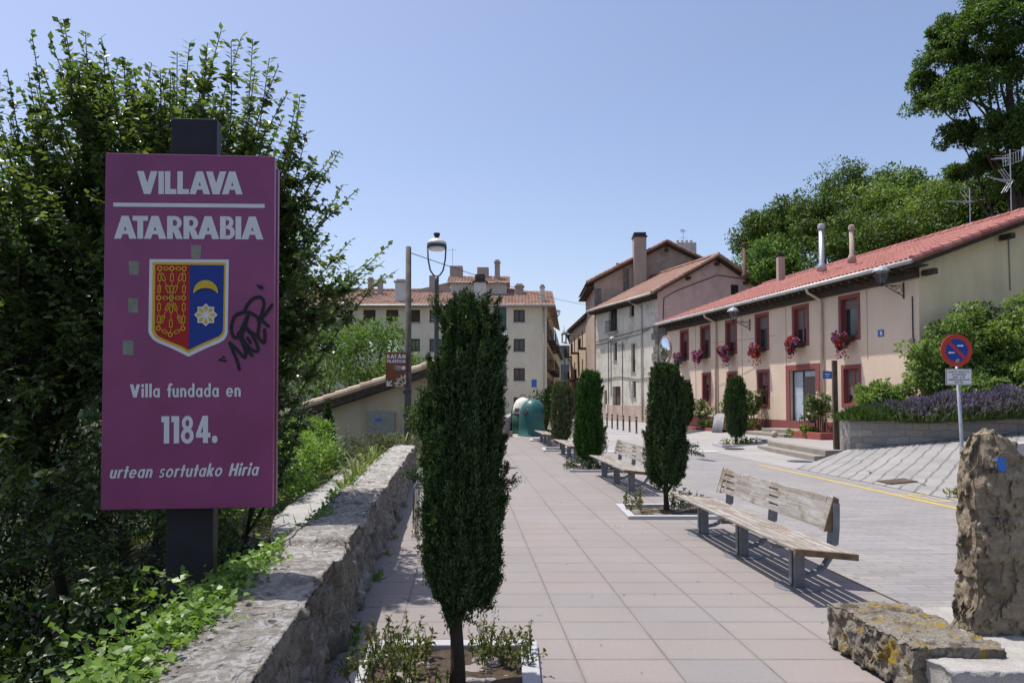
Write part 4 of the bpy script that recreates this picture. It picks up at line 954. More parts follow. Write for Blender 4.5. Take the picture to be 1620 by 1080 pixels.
class Decal:
    """thin flat pieces lying on the board; positions surveyed on the board face"""
    def __init__(s, z=.0012): s.mb = {}; s.k = 0; s.z0 = z; s.base = 0.
    def pt(s, px, py):
        v = (py-(243+(px-166)*.015))/(565-(px-160)*.035); xl = 166-6*v; xr = 432.+0*v
        return ((px-xl)/(xr-xl)*bw_, zb+bh_*(1-v))
    def poly(s, mat, pts):
        s.k += 1; y = -(s.z0+s.base+(s.k % 23)*.00012); q = [s.pt(*p) for p in pts]
        m = s.mb.setdefault(mat, MB()); m.add([(a, y, b) for a, b in q], [tuple(range(len(q)))])
    def line(s, mat, p, q, w):
        d = np.array(q, float)-np.array(p, float); n = np.array([-d[1], d[0]])/np.hypot(*d)*w/2; p = np.array(p, float); q = np.array(q, float)
        s.poly(mat, [p+n, q+n, q-n, p-n])
    def band(s, mat, c, r0, r1, a0=0, a1=360, n=20, sy=1., sx=1.):
        for i in range(n):
            t0, t1 = R(a0+(a1-a0)*i/n), R(a0+(a1-a0)*(i+1)/n)
            f = lambda r, t: (c[0]+r*math.cos(t)*sx, c[1]-r*math.sin(t)*sy)
            s.k -= 1
            s.poly(mat, [f(r1,t0), f(r1,t1), f(r0,t1), f(r0,t0)])
        s.k += 1
    def path(s, mat, pts, w, closed=False):
        """smooth marker stroke"""
        pts = [np.array(p, float) for p in pts]; out = []
        for i in range(len(pts)-1):
            p0 = pts[max(i-1,0)]; p1 = pts[i]; p2 = pts[i+1]; p3 = pts[min(i+2, len(pts)-1)]
            for t in np.linspace(0, 1, 7)[:-1]:
                out.append(.5*((2*p1)+(p2-p0)*t+(2*p0-5*p1+4*p2-p3)*t*t+(3*p1-p0-3*p2+p3)*t**3))
        out.append(pts[-1]); s.k += 1; k = s.k
        d = [out[min(i+1, len(out)-1)]-out[max(i-1, 0)] for i in range(len(out))]
        nn = [np.array([-x[1], x[0]])/max(np.hypot(*x), 1e-6)*w/2 for x in d]
        for i in range(len(out)-1): s.k = k-1; s.poly(mat, [out[i]+nn[i], out[i+1]+nn[i+1], out[i+1]-nn[i+1], out[i]-nn[i]])
        for e in (0, -1): s.k = k-1+1; s.poly(mat, [out[e]+w/2*np.array([math.cos(a), math.sin(a)]) for a in np.linspace(0, 2*math.pi, 9)[:-1]])
    def build(s, names, parent):
        r = {}
        for m, mb in s.mb.items(): r[m] = mb.build(names.get(m, 'marking'), m, parent)
        return r
# geometric bold letters: p = slanted bar (x0,y0 -> x1,y1, width w, level ends), r = box, a = ring segment (cx,cy,rx,ry,w,a0,a1), d = dot
G = {
 'V': (.94, [('p',0,1,.32,0,.31),('p',.63,1,.32,0,.31)]), 'A': (.96, [('p',.32,1,0,0,.30),('p',.32,1,.66,0,.30),('r',.2,.2,.72,.37)]),
 'I': (.25, [('r',0,0,.25,1)]), 'L': (.53, [('r',0,0,.25,1),('r',.25,0,.53,.22)]), 'T': (.66, [('r',0,.79,.66,1),('r',.205,0,.455,.79)]),
 'R': (.66, [('r',0,0,.25,1),('r',.25,.82,.32,1),('r',.25,.4,.32,.58),('a',.32,.7,.31,.3,.2,-90,90),('p',.22,.42,.40,0,.29)]),
 'B': (.64, [('r',0,0,.25,1),('r',.25,.83,.32,1),('r',.25,.45,.34,.60),('r',.25,0,.34,.17),('a',.32,.74,.26,.26,.19,-90,90),('a',.34,.30,.30,.30,.19,-90,90)]),
 'N': (.74, [('r',0,0,.24,1),('r',.5,0,.74,1),('p',.0,1,.47,0,.27)]), 'P': (.6, [('r',0,0,.25,1),('r',.25,.82,.3,1),('r',.25,.36,.3,.54),('a',.3,.68,.3,.32,.2,-90,90)]),
 'E': (.52, [('r',0,0,.25,1),('r',.25,.79,.52,1),('r',.25,.40,.5,.60),('r',.25,0,.52,.21)]), 'G': (.86, [('a',.45,.5,.45,.52,.24,45,345),('r',.45,.36,.88,.54)]),
 'Á': (.96, [('p',.32,1,0,0,.30),('p',.32,1,.66,0,.30),('r',.2,.2,.72,.37),('p',.45,1.28,.33,1.08,.18)]),
 'H': (.74, [('r',0,0,.24,1),('r',.5,0,.74,1),('r',.24,.4,.5,.6)]),
 'i': (.22, [('r',0,0,.22,.68),('d',.11,.89,.135)]), 'l': (.23, [('r',0,0,.24,1.04)]),
 'a': (.62, [('a',.31,.34,.31,.36,.18,0,360),('r',.41,0,.62,.68)]), 'd': (.62, [('a',.31,.34,.31,.36,.18,0,360),('r',.41,0,.62,1.04)]),
 'u': (.58, [('r',0,.28,.21,.68),('r',.37,0,.58,.68),('a',.29,.28,.29,.30,.19,180,360)]), 'n': (.58, [('r',0,0,.21,.68),('r',.37,0,.58,.40),('a',.29,.40,.29,.30,.19,0,180)]),
 'e': (.66, [('a',.33,.34,.33,.36,.18,0,325),('r',.14,.28,.66,.41)]), 'f': (.36, [('r',.09,0,.30,.78),('r',0,.50,.38,.66),('a',.33,.78,.24,.29,.21,35,180)]),
 'r': (.40, [('r',0,0,.21,.68),('a',.28,.38,.28,.32,.20,55,180)]), 't': (.38, [('r',.09,0,.30,.95),('r',0,.50,.39,.67)]),
 's': (.46, [('a',.23,.50,.22,.20,.15,20,255),('a',.22,.19,.23,.21,.15,-160,80)]), 'o': (.66, [('a',.33,.34,.33,.36,.18,0,360)]),
 'k': (.60, [('r',0,0,.21,1.04),('p',.34,.68,.14,.34,.26),('p',.14,.40,.36,0,.26)]),
 '1': (.36, [('r',.12,0,.38,1),('p',.0,.80,.0,.8,.1),('r',0,.78,.12,1)]), '8': (.60, [('a',.30,.74,.27,.27,.18,0,360),('a',.30,.27,.31,.29,.19,0,360)]),
 '4': (.66, [('r',.34,0,.58,1),('p',.32,1,.0,.33,.20),('r',0,.20,.70,.38)]), '.': (.24, [('d',.13,.13,.14)]), ' ': (.42, []),
}
def word(D, mat, txt, x0, x1, y0, y1, h, gap=.10, slant=0., arc=12):
    """txt between x0..x1, base line y0 (left) to y1 (right), cap height h (all board survey units)"""
    KERN = {'VA': -.24, 'AV': -.24, 'AT': -.2, 'TA': -.2, 'LA': -.02, 'RA': -.1, 'IA': -.02, 'RR': .02}
    kn = [KERN.get(txt[i:i+2], 0) for i in range(len(txt))]
    tot = sum(G[c][0] for c in txt)+gap*(len(txt)-1)+sum(kn); sx = (x1-x0)/tot; cx = 0
    def pt(x, y):
        X = x0+(x*sx+slant*y*h); return (X, y0+(y1-y0)*(X-x0)/(x1-x0)-y*h)
    for ci, c in enumerate(txt):
        wd, st = G[c]; wd += kn[ci]
        if c == ' ' and getattr(D, 'owner', None): D.build({mat: 'lettering'}, D.owner); D.mb = {}
        for q in st:
            if q[0] == 'r': D.poly(mat, [pt(cx+q[1],q[2]), pt(cx+q[3],q[2]), pt(cx+q[3],q[4]), pt(cx+q[1],q[4])])
            elif q[0] == 'p': D.poly(mat, [pt(cx+q[1],q[2]), pt(cx+q[1]+q[5],q[2]), pt(cx+q[3]+q[5],q[4]), pt(cx+q[3],q[4])])
            elif q[0] == 'd': D.poly(mat, [pt(cx+q[1]+q[3]*math.cos(a), q[2]+q[3]*math.sin(a)) for a in np.linspace(0, 2*math.pi, 17)[:-1]])
            else:
                _, ax_, ay_, rx, ry, w, a0, a1 = q; n = max(6, int(abs(a1-a0)/15)); k = D.k+1
                for i in range(n):
                    t0, t1 = R(a0+(a1-a0)*i/n), R(a0+(a1-a0)*(i+1)/n); D.k = k-1
                    D.poly(mat, [pt(cx+ax_+rx*math.cos(t0), ay_+ry*math.sin(t0)), pt(cx+ax_+rx*math.cos(t1), ay_+ry*math.sin(t1)),
                                 pt(cx+ax_+(rx-w)*math.cos(t1), ay_+(ry-w*.82)*math.sin(t1)), pt(cx+ax_+(rx-w)*math.cos(t0), ay_+(ry-w*.82)*math.sin(t0))])
        cx += wd+gap
D = Decal(); word(D, 'sign_white', 'VILLAVA', 215, 381.5, 309, 309, 36.6, .045); D.build({'sign_white': 'lettering'}, ts)
D = Decal(); word(D, 'sign_white', 'ATARRABIA', 179.7, 415, 380.6, 380.6, 36.5, .03); D.build({'sign_white': 'lettering'}, ts)
D = Decal(); D.poly('sign_white', [(178.5,323.2),(416.6,324.0),(416.6,330.2),(178.5,329.4)]); D.build({'sign_white': 'rule_line'}, ts)
D = Decal(); D.owner = ts; word(D, 'sign_white', 'Villa fundada en', 205.3, 380.4, 631.7, 629.4, 20.6, .13); D.build({'sign_white': 'lettering'}, ts)
D = Decal(); word(D, 'sign_white', '1184.', 255, 343, 703.4, 702, 42.5, .12); D.build({'sign_white': 'lettering'}, ts)
D = Decal(); D.owner = ts; word(D, 'sign_white', 'urtean sortutako Hiria', 173.5, 408, 758.5, 752.4, 19.6, .13, .25); D.build({'sign_white': 'lettering'}, ts)

# coat of arms
S = lambda x, y: (225+x/5.4, 400+y/5.4)
D = Decal(.0015)
out = [(55,70),(730,70),(724,690),(715,725),(690,760),(640,788),(560,820),(470,862),(390,902),(310,862),(220,820),(130,785),(85,755),(60,720),(48,690)]
gold = [(80,95),(705,95),(700,685),(688,718),(660,745),(600,772),(520,806),(450,838),(390,872),(330,838),(250,806),(170,772),(112,745),(88,715),(78,685)]
redp = [(104,116),(396,116),(390,846),(330,814),(250,782),(180,752),(132,728),(112,702),(102,675)]
blup = [(396,116),(690,118),(684,675),(672,702),(650,726),(600,748),(520,782),(450,815),(390,846)]
D.poly('sign_white', [S(*p) for p in out]); D.poly('sign_gold', [S(*p) for p in gold]); D.poly('sign_red', [S(*p) for p in redp]); D.poly('sign_blue', [S(*p) for p in blup])
D.base = .003; D.k = 0
nodes = {k: v for k, v in zip('abcdefghi', [(145,151),(248,151),(353,151),(140,402),(245,402),(350,402),(136,662),(238,715),(346,662)])}
def chain(p, q, links=2):
    p, q = np.array(nodes[p], float), np.array(nodes[q], float); d = (q-p)/np.linalg.norm(q-p); n = np.array([-d[1], d[0]]); L = np.linalg.norm(q-p)
    D.line('sign_gold', S(*(p+d*14)), S(*(q-d*14)), .75)
    for i in range(links):
        c = p+d*L*(i+.75)/(links+.5); hl_ = min(29, L*.17); w = 12
        for a in (-1, 1): D.line('sign_gold', S(*(c+n*a*w-d*hl_)), S(*(c+n*a*w+d*hl_)), 1.15); D.line('sign_gold', S(*(c+d*a*hl_-n*w*1.1)), S(*(c+d*a*hl_+n*w*1.1)), 1.15)
        D.line('sign_red', S(*(c-d*(hl_-6))), S(*(c+d*(hl_-6))), 1.6)
for e, l in (('ab',1),('bc',1),('ad',2),('dg',2),('cf',2),('fi',2),('de',1),('ef',1),('gh',1),('hi',1),('ae',2),('be',2),('ce',2),('ge',2),('he',2),('ie',2)): chain(e[0], e[1], l)
D.base = .006
for k, v in nodes.items():
    D.band('sign_gold', S(*v), 2.3, 4.0, n=16)
D.poly('green', [(S(245,402)[0]+2.2*math.cos(a), S(245,402)[1]+2.2*math.sin(a)) for a in np.linspace(0, 2*math.pi, 13)[:-1]])
o_ = [(537+106*math.cos(R(a)), 356-107*math.sin(R(a))) for a in np.linspace(182, -2, 19)]
i_ = [(537+112*math.cos(R(a)), 400-84*math.sin(R(a))) for a in np.linspace(28, 152, 15)]
D.poly('sign_gold', [S(*p) for p in o_+i_])
st = []
for k in range(16):
    r = 101 if k % 2 == 0 else 77; a = R(90+22.5*k); st.append(S(538+r*math.cos(a), 545-r*math.sin(a)*.97))
D.base = .003; D.poly('sign_white', st); D.base = .006
for k in range(8):
    a = R(90+45*k); f = lambda r, b: S(538+r*math.cos(a+R(b)), 545-r*math.sin(a+R(b))*.97)
    D.poly('sign_gold', [f(86,0), f(67,15), f(22,0), f(67,-15)])
crest = D.build({'sign_white': 'crest_border', 'sign_gold': 'crest_gold', 'sign_red': 'crest_field', 'sign_blue': 'crest_field', 'green': 'crest_jewel'}, ts)
# worn stickers and the marker tag
D = Decal(.001)
for q in [(203,416,219,438),(202,475,218,498),(194,542,211,565),(300,390,316,412)]:
    D = Decal(.001); D.poly('sticker', [(q[0],q[1]),(q[2],q[1]+.4),(q[2]-.6,q[3]),(q[0]+.4,q[3]-.6)]); D.build({'sticker': 'worn_sticker'}, ts)
D = Decal(.0048)
T = lambda l: [S(*p) for p in l]
for l in ([(742,782),(775,860),(808,940),(826,1008)], [(742,782),(800,835),(840,880),(872,905),(880,860),(845,770),(815,700)], [(815,700),(860,800),(900,850),(935,888)],
          [(860,520),(800,540),(765,600),(757,680),(780,735),(810,730),(850,650),(890,560),(905,520)], [(862,518),(905,440),(960,395),(1010,395),(1035,440),(1020,520),(1000,590),(985,700)],
          [(800,545),(830,530),(900,520),(960,550),(1010,585),(1075,640)], [(1108,455),(1060,520),(1000,590),(985,590)], [(905,520),(880,620),(850,700)], [(850,690),(850,740),(890,800),(950,850),(985,845),(975,790),(930,710),(880,660)],
          [(880,645),(930,700),(975,715),(1000,750),(1035,780),(1045,740),(1042,670)], [(985,700),(970,720),(930,690)], [(895,740),(915,770),(920,780)]):
    D.path('tag', T(l), 5.0)
D.build({'tag': 'graffiti'}, ts); D.mb = {}
for c in ((690,905),(700,935),(665,925),(0,0),(985,295),(1012,300),(1018,315)):
    if c[0] == 0: D.line('tag', S(648,930), S(718,938), 2.6); D.build({'tag': 'graffiti'}, ts); D.mb = {}; continue
    D.poly('tag', [S(c[0]+15*math.cos(a), c[1]+11*math.sin(a)) for a in np.linspace(0, 2*math.pi, 9)[:-1]])
D.line('tag', S(985,285), S(1000,318), 2.6)
D.build({'tag': 'graffiti'}, ts)

# ================================================================== TREE PITS AND CYPRESSES
def tree_pit(name, label, x, y, w, d, group, kerb=.11):
    t = thing(name, label, 'tree pit', (x, y, 0), PATHROT*.0+.0, group)
    h = .05
    for nm, (a, b, c, e) in {'k1': (-w/2,w/2,d/2-kerb,d/2), 'k2': (-w/2,w/2,-d/2,-d/2+kerb), 'k3': (-w/2,-w/2+kerb,-d/2+kerb+.004,d/2-kerb-.004), 'k4': (w/2-kerb,w/2,-d/2+kerb+.004,d/2-kerb-.004)}.items():
        MB().box(a, b, c, e, -.1, h).build('kerb', 'kerb', t, False, .006)
    n = 26; X, Y = np.meshgrid(np.linspace(-w/2+kerb*.9, w/2-kerb*.9, n), np.linspace(-d/2+kerb*.9, d/2-kerb*.9, n), indexing='ij')
    Z = np.array([[.012+.03*noise.fractal(Vector((a*4+x, b*4+y, 1)), .8, 2, 4)-.004 for b in Y[0]] for a in X[:, 0]])
    grid_mesh(X, Y, Z, 'soil', 'soil', t)
    return t
def cypress(name, label, x, y, h, z0, prof, n, mat='cypress', group='clipped cypresses along the promenade', tuft=.05, trunk=.05, seed=1, twigs=(), lean=0., plumes=0, plume_n=60, core=.62):
    """prof: list of (height share, radius) of the clipped body from z0 to h"""
    r = np.random.default_rng(seed); t = thing(name, label, 'cypress', (x, y, 0), 0, group)
    zs = np.array([p[0] for p in prof])*(h-z0)+z0; rs = np.array([p[1] for p in prof])
    ph = r.uniform(0, 6.28, 6); am = r.uniform(.03, .09, 6); fr = np.array([1, 2, 3, 4, 5, 7]); zf = r.uniform(1.5, 6, 6)
    def rad(z, th): return np.interp(z, zs, rs)*(1+sum(am[i]*np.sin(fr[i]*th+zf[i]*z+ph[i]) for i in range(6))+.15*np.sin(9*th+1.1*z+ph[0]+1.5*np.sin(4*z+2*th))*np.abs(np.sin(5*z+3*th+ph[2]))+.11*np.sin(16*th-2*z+ph[1]+2*np.sin(7*z)))
    zz = r.uniform(z0, h, n*2); keep = r.random(n*2) < np.interp(zz, zs, rs)/rs.max(); zz = zz[keep][:n]; m = len(zz)
    th = r.uniform(0, 2*math.pi, m); dep = 1-.36*r.random(m)**1.3; q = rad(zz, th)*dep
    P = np.stack([q*np.cos(th)+lean*zz, q*np.sin(th), zz], 1); O = np.stack([np.cos(th), np.sin(th), np.zeros(m)], 1)
    npl = int(plumes)
    if npl:
        zc = z0+(h-z0)*r.random(npl)**.85*.97; tc = r.uniform(0, 2*math.pi, npl); ln = r.uniform(.12, .30, npl)*(.6+.4*h/2.3); hh = np.minimum(zc+ln*.5, h-.02)
        m2 = npl*int(plume_n); j = np.repeat(np.arange(npl), int(plume_n)); u_ = r.random(m2)
        rb = np.interp(np.clip(zc, z0, h), zs, rs)*r.uniform(.78, 1.0, npl); dl = r.normal(size=(npl, 3))*.14; dl[:, 2] = 1
        out_ = r.uniform(.02, .30, npl); ax = nrm(dl+np.stack([np.cos(tc)*out_, np.sin(tc)*out_, np.zeros(npl)], 1)); wdt = r.uniform(.022, .045, npl)*(tuft/.027)**.4
        PB = np.stack([rb*np.cos(tc)+lean*zc, rb*np.sin(tc), zc-ln*.5], 1)
        PP_ = PB[j]+ax[j]*(u_*ln[j])[:, None]+r.normal(size=(m2, 3))*(wdt[j]*(1.05-u_)*.62)[:, None]
        P = np.concatenate([P, PP_]); O = np.concatenate([O, np.stack([np.cos(tc[j]), np.sin(tc[j]), np.zeros(m2)], 1)]); m += m2
    k = 5; P5 = np.repeat(P, k, 0)+r.normal(size=(m*k, 3))*tuft*.32; O5 = np.repeat(O, k, 0)
    base = np.repeat(nrm(O*.55+np.array([0, 0, 1.0])+r.normal(size=(m, 3))*.30), k, 0)
    D5 = nrm(base+r.normal(size=(m*k, 3))*.42); L = tuft*r.uniform(.6, 1.5, m*k)
    leaf_mesh('foliage', P5-D5*L[:, None]*.4, D5, nrm(O5+r.normal(size=(m*k, 3))*.5), L, L*.27, mat, t)
    mb = MB(); kk = 14
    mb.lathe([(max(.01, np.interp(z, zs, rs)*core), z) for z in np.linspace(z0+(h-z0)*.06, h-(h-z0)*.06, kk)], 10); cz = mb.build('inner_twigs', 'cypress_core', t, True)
    tk = MB(); zt = z0+(h-z0)*.25
    tk.tube([(0,0,-.05),(.004,.0,.12),(-.006,.004,z0*.7),(.01,0,zt)], [trunk*1.25, trunk, trunk*.85, trunk*.7], 9)
    for i in range(7):
        a = i*.9+seed; rr = np.interp(z0+.15, zs, rs)*.75
        tk.tube([(0,0,z0*.55+.03*i), (math.cos(a)*rr*.45, math.sin(a)*rr*.45, z0*.85+.02*i), (math.cos(a)*rr, math.sin(a)*rr, z0+.16)], [trunk*.38, trunk*.28, trunk*.16], 6)
    tk.build('trunk', 'bark_red', t, True)
    for (tx, ty, tz, dx, dy, dz, nn) in twigs:
        p0 = np.array([tx, ty, tz]); d = np.array([dx, dy, dz]); MB().tube([p0-d*.5, p0, p0+d], [.008, .006, .003], 5).build('twig', 'bark_red', t)
        s = r.random(nn*6); PP = p0+np.outer(s, d)+r.normal(size=(nn*6, 3))*.02; DD = nrm(d/np.linalg.norm(d)*.7+r.normal(size=(nn*6, 3))*.55+np.array([0,0,.25]))
        leaf_mesh('foliage', PP, DD, nrm(r.normal(size=(nn*6, 3))), tuft*r.uniform(.6, 1.3, nn*6), tuft*.27, mat, t)
    return t
PG = 'white kerbed tree pits in the promenade'
tree_pit('tree_pit', 'white kerbed tree pit closest to the parapet, full of weeds', -.40, 4.42, 1.14, 1.24, PG)
PR = [(0,.10),(.03,.19),(.08,.245),(.16,.255),(.3,.262),(.45,.258),(.6,.25),(.72,.245),(.84,.24),(.92,.225),(.965,.195),(1,.12)]
PR = [(0,.10),(.03,.17),(.08,.225),(.16,.24),(.3,.245),(.45,.235),(.6,.225),(.72,.215),(.84,.19),(.91,.16),(.96,.115),(1,.04)]
PR = [(a, b*.86) for a, b in PR]
cypress('cypress', 'large dark clipped cypress standing nearest the sign and parapet', -.325, 4.36, 2.28, .475, PR, 17000, 'cypress', tuft=.027, trunk=.044, seed=3, lean=.03, plumes=240, plume_n=80,
    twigs=[(.2,-.05,1.16,.15,-.02,.06,45), (.2,.02,1.2,.10,.02,-.05,25), (-.2,0,1.22,-.10,0,.02,40), (-.16,.02,1.52,-.07,.02,.14,90), (-.16,.02,1.62,-.05,.0,.12,80), (-.17,.02,1.42,-.07,.0,.12,90), (.12,0,2.18,.03,0,.12,60), (-.1,0,2.16,-.04,0,.14,60), (0.03,0,2.25,.01,0,.09,50), (.07,.04,2.2,.0,0,.12,50)])
cyp = [  # x, y, h, z0, radius, material, label
 (2.33, 11.04, 2.24, .42, .335, 'cypress', 'dark clipped cypress between the two nearest benches'),
 (1.88, 17.66, 2.40, .22, .33, 'cypress_bright', 'narrow bright green cypress beside the second bench'),
 (1.66, 24.5, 2.30, .30, .33, 'olive', 'sparse olive grey shrub tree beside the green bin'),
 (1.62, 30.2, 2.25, .25, .25, 'cypress', 'dark clipped shrub tree just in front of the teal bin'),
 (8.10, 26.3, 2.50, .36, .36, 'cypress', 'single clipped cypress on the plaza before the salmon house'),
 (8.15, 34.5, 2.35, .3, .40, 'cypress', 'cypress half hidden behind the nearest bench side cypress')]
for i, (x, y, h, z0, r_, m_, lb) in enumerate(cyp):
    if i == 0: pf = [(0,.14),(.06,.24),(.16,.30),(.32,.285),(.5,.25),(.62,.255),(.75,.235),(.88,.205),(.96,.16),(1,.08)]
    elif i == 1: pf = [(0,.12),(.08,.27),(.2,.35),(.38,.34),(.46,.27),(.65,.28),(.85,.27),(.95,.19),(1,.08)]
    else: pf = [(0,r_*.45),(.08,r_*.8),(.25,r_),(.6,r_*.98),(.85,r_*.85),(.95,r_*.6),(1,r_*.25)]
    n = [8500, 7500, 1900, 3200, 4000, 3000][i]
    tw = [(.28,0,.95,.26,-.05,-.10,40),(.3,0,1.0,.2,.02,-.02,25)] if i == 0 else ()
    cypress('cypress', lb, x, y, h, z0, pf, n, m_, tuft=[.040,.048,.085,.07,.06,.08][i], trunk=[.042,.05,.05,.05,.05,.05][i], seed=11+i, plumes=[150,120,60,70,80,60][i], plume_n=[60,50,16,30,36,30][i], twigs=tw, core=.5 if i == 2 else .66)
pits = [(2.29, 10.95, 1.3, 1.25, 'white kerbed tree pit at the far end of the nearest bench'), (1.95, 17.7, 1.2, 1.3, 'weedy tree pit between the second and third benches'),
        (1.62, 24.4, 1.2, 1.3, 'tree pit under the olive grey shrub tree'), (1.35, 30.2, 1.2, 1.3, 'tree pit under the dark shrub tree by the bins'), (8.1, 26.3, 1.4, 1.3, 'round looking weedy pit on the plaza under a single cypress'), (8.2, 34.5, 1.3, 1.3, 'far plaza tree pit behind the other cypresses')]
for k, (x, y, w, d, lb) in enumerate(pits):
    p = tree_pit('tree_pit', lb, x, y, w, d, PG)
    if k >= 4: p.location.z = .05 if k == 4 else .22
for o in SC.objects:
    if o.name.startswith('cypress') and o.parent is None and abs(o.location.x-8.1) < .1: o.location.z = .05 if o.location.y < 30 else .22
def weeds(name, label, x, y, w, d, n, h, mat, stalks=40, leaf=.04, z=.0, group=None):
    t = thing(name, label, 'weeds', (x, y, z), 0, group)
    s = rng.uniform(-.5, .5, (stalks, 2))*np.array([w, d]); lean_ = rng.normal(size=(stalks, 2))*.35; hh = h*rng.uniform(.4, 1.1, stalks)
    mb = MB()
    for i in range(stalks): mb.tube([(s[i,0], s[i,1], 0), (s[i,0]+lean_[i,0]*hh[i]*.4, s[i,1]+lean_[i,1]*hh[i]*.4, hh[i]*.6), (s[i,0]+lean_[i,0]*hh[i], s[i,1]+lean_[i,1]*hh[i], hh[i])], [.004, .003, .0015], 4, False)
    mb.build('stalks', mat, t)
    k = rng.integers(0, stalks, n); u = rng.uniform(.08, 1, n)**.8
    P = np.stack([s[k,0]+lean_[k,0]*hh[k]*u, s[k,1]+lean_[k,1]*hh[k]*u, hh[k]*u], 1); Dd = rdir(n, .35)
    leaf_mesh('leaves', P, Dd, rdir(n, 1.), leaf*rng.uniform(.5, 1.3, n), leaf*.5*rng.uniform(.6, 1.2, n), mat, t)
    return t
weeds('weed_clump', 'leafy weeds in the left corner of the nearest tree pit', -.74, 4.55, .42, .62, 900, .24, 'dry_leaf', 60, .042, .03)
weeds('weed_clump', 'drier weeds in the right corner of the nearest tree pit', -.06, 4.72, .40, .36, 700, .20, 'dry_leaf', 50, .036, .03)
weeds('weed_clump', 'low dry weeds at the front of the nearest tree pit', -.62, 4.18, .5, .3, 420, .12, 'dry_leaf', 40, .035, .03)
weeds('weed_clump', 'small plant at the left of the tree pit behind the nearest bench', 1.85, 10.95, .25, .5, 200, .33, 'dry_leaf', 14, .06, .03)
weeds('weed_clump', 'small plants at the right of the tree pit behind the nearest bench', 2.65, 11.05, .5, .5, 260, .30, 'dry_leaf', 20, .06, .03)
weeds('weed_clump', 'spreading pale weeds round the foot of the bright green cypress', 1.85, 17.5, 1.25, .7, 900, .28, 'olive', 70, .07, .03)
weeds('weed_clump', 'green weeds under the single plaza cypress', 8.15, 26.1, 1.1, .7, 500, .30, 'bramble', 40, .09, .07)
weeds('weed_clump', 'tuft of dry grass at the foot of the ramp side wall', 7.75, 12.5, .5, .2, 200, .22, 'grass_leaf', 50, .10, 0)

# ================================================================== BENCHES
def make_bench(label, x, y):
    t = thing('bench', label, 'bench', (x, y, 0), PATHROT, 'slatted benches along the promenade')
    HL = 1.75; zt = lambda q: .455-.055*(q+.27)/.54     # seat falls slightly to the back
    mb = MB()
    for i in range(6):
        q = -.27+.0435+i*.0906; z = zt(q); mb.add([(q-.034,-HL,z-.026),(q+.034,-HL,z-.030),(q+.034,HL,z-.030),(q-.034,HL,z-.026),(q-.034,-HL,z),(q+.034,-HL,z-.004),(q+.034,HL,z-.004),(q-.034,HL,z)],
               [(0,3,2,1),(4,5,6,7),(0,1,5,4),(1,2,6,5),(2,3,7,6),(3,0,4,7)])
    mb.build('seat', 'slat', t, False, .004)
    for s in (-1, 1):
        MB().add([(-.272,s*HL,zt(-.27)-.052),(.272,s*HL,zt(.27)-.052),(.272,s*HL,zt(.27)+.002),(-.272,s*HL,zt(-.27)+.002),(-.272,s*(HL+.045),zt(-.27)-.052),(.272,s*(HL+.045),zt(.27)-.052),(.272,s*(HL+.045),zt(.27)+.002),(-.272,s*(HL+.045),zt(-.27)+.002)],
              [(0,1,2,3),(7,6,5,4),(0,4,5,1),(1,5,6,2),(2,6,7,3),(3,7,4,0)]).build('end_board', 'slat_end', t, False, .003)
    BLN = 1.30; BO = .14; bx = lambda z: .25+(z-.45)*.25
    mb = MB()
    for i in range(4):
        z = .545+.076*i; a = bx(z); dz = .029
        mb.add([(a-.02,BO-BLN,z-dz),(a+.016,BO-BLN,z-dz-.006),(a+.034,BO-BLN,z+dz-.006),(a-.002,BO-BLN,z+dz),(a-.02,BO+BLN,z-dz),(a+.016,BO+BLN,z-dz-.006),(a+.034,BO+BLN,z+dz-.006),(a-.002,BO+BLN,z+dz)], [(0,1,2,3),(7,6,5,4),(0,4,5,1),(1,5,6,2),(2,6,7,3),(3,7,4,0)])
    mb.build('backrest', 'slat', t, False, .004)
    for s in (-1, 1):
        a0, a1 = bx(.505), bx(.81); y0, y1 = sorted((BO+s*(BLN+.002), BO+s*(BLN+.10)))
        MB().prism([(a0-.024,y0,.505),(a0+.02,y0,.50),(a1+.034,y0,.80),(a1-.004,y0,.81)], (0,y1-y0,0)).build('end_board', 'slat', t, False, .003)
        ye = BO+s*(BLN+.101); MB().prism([(a0-.026,ye,.50),(a0+.07,ye,.50),(a1+.045,ye,.79),(a1-.006,ye,.815)], (0,s*.012,0)).build('end_board', 'slat_end', t)
    MB().box(-.035, .035, -1.35, 1.42, .335, .385).build('beam', 'bench_metal', t, False, .004)
    for yy in (-1.235, 0.06, 1.35):
        lg = MB().box(-.05, .05, yy-.055, yy+.055, .012, .335).box(-.068, -.053, yy-.03, yy+.03, .02, .37).build('leg', 'bench_metal', t, False, .006)
        MB().lathe([(.20,0),(.20,.008),(.19,.012)], 28, (0, yy, 0)).build('base_plate', 'bench_metal', lg)
        MB().box(-.24, .26, yy-.02, yy+.02, .352, .384).build('seat_bracket', 'bench_metal', t)
        pts = [(.05,.10),(.14,.115),(.24,.17),(.305,.26),(.335,.38),(.348,.52),(.352,.66),(.352,.755)]
        mb = MB()
        for i in range(len(pts)-1):
            (a, b), (c, d) = pts[i], pts[i+1]; w = .038 if i < 3 else .05; ln = math.hypot(c-a, d-b); nx, nz = -(d-b)/ln*.014, (c-a)/ln*.014
            if i >= 4: nx *= 2.2
            v = [(a-nx,yy-w,b-nz),(a-nx,yy+w,b-nz),(c-nx,yy+w,d-nz),(c-nx,yy-w,d-nz),(a+nx,yy-w,b+nz),(a+nx,yy+w,b+nz),(c+nx,yy+w,d+nz),(c+nx,yy-w,d+nz)]
            mb.add(v, [(0,3,2,1),(4,5,6,7),(0,1,5,4),(1,2,6,5),(2,3,7,6),(3,0,4,7)])
        mb.build('back_post', 'bench_metal', t)
    return t
b0 = make_bench('nearest weathered bench, beside the standing stone', 2.50, 7.87)
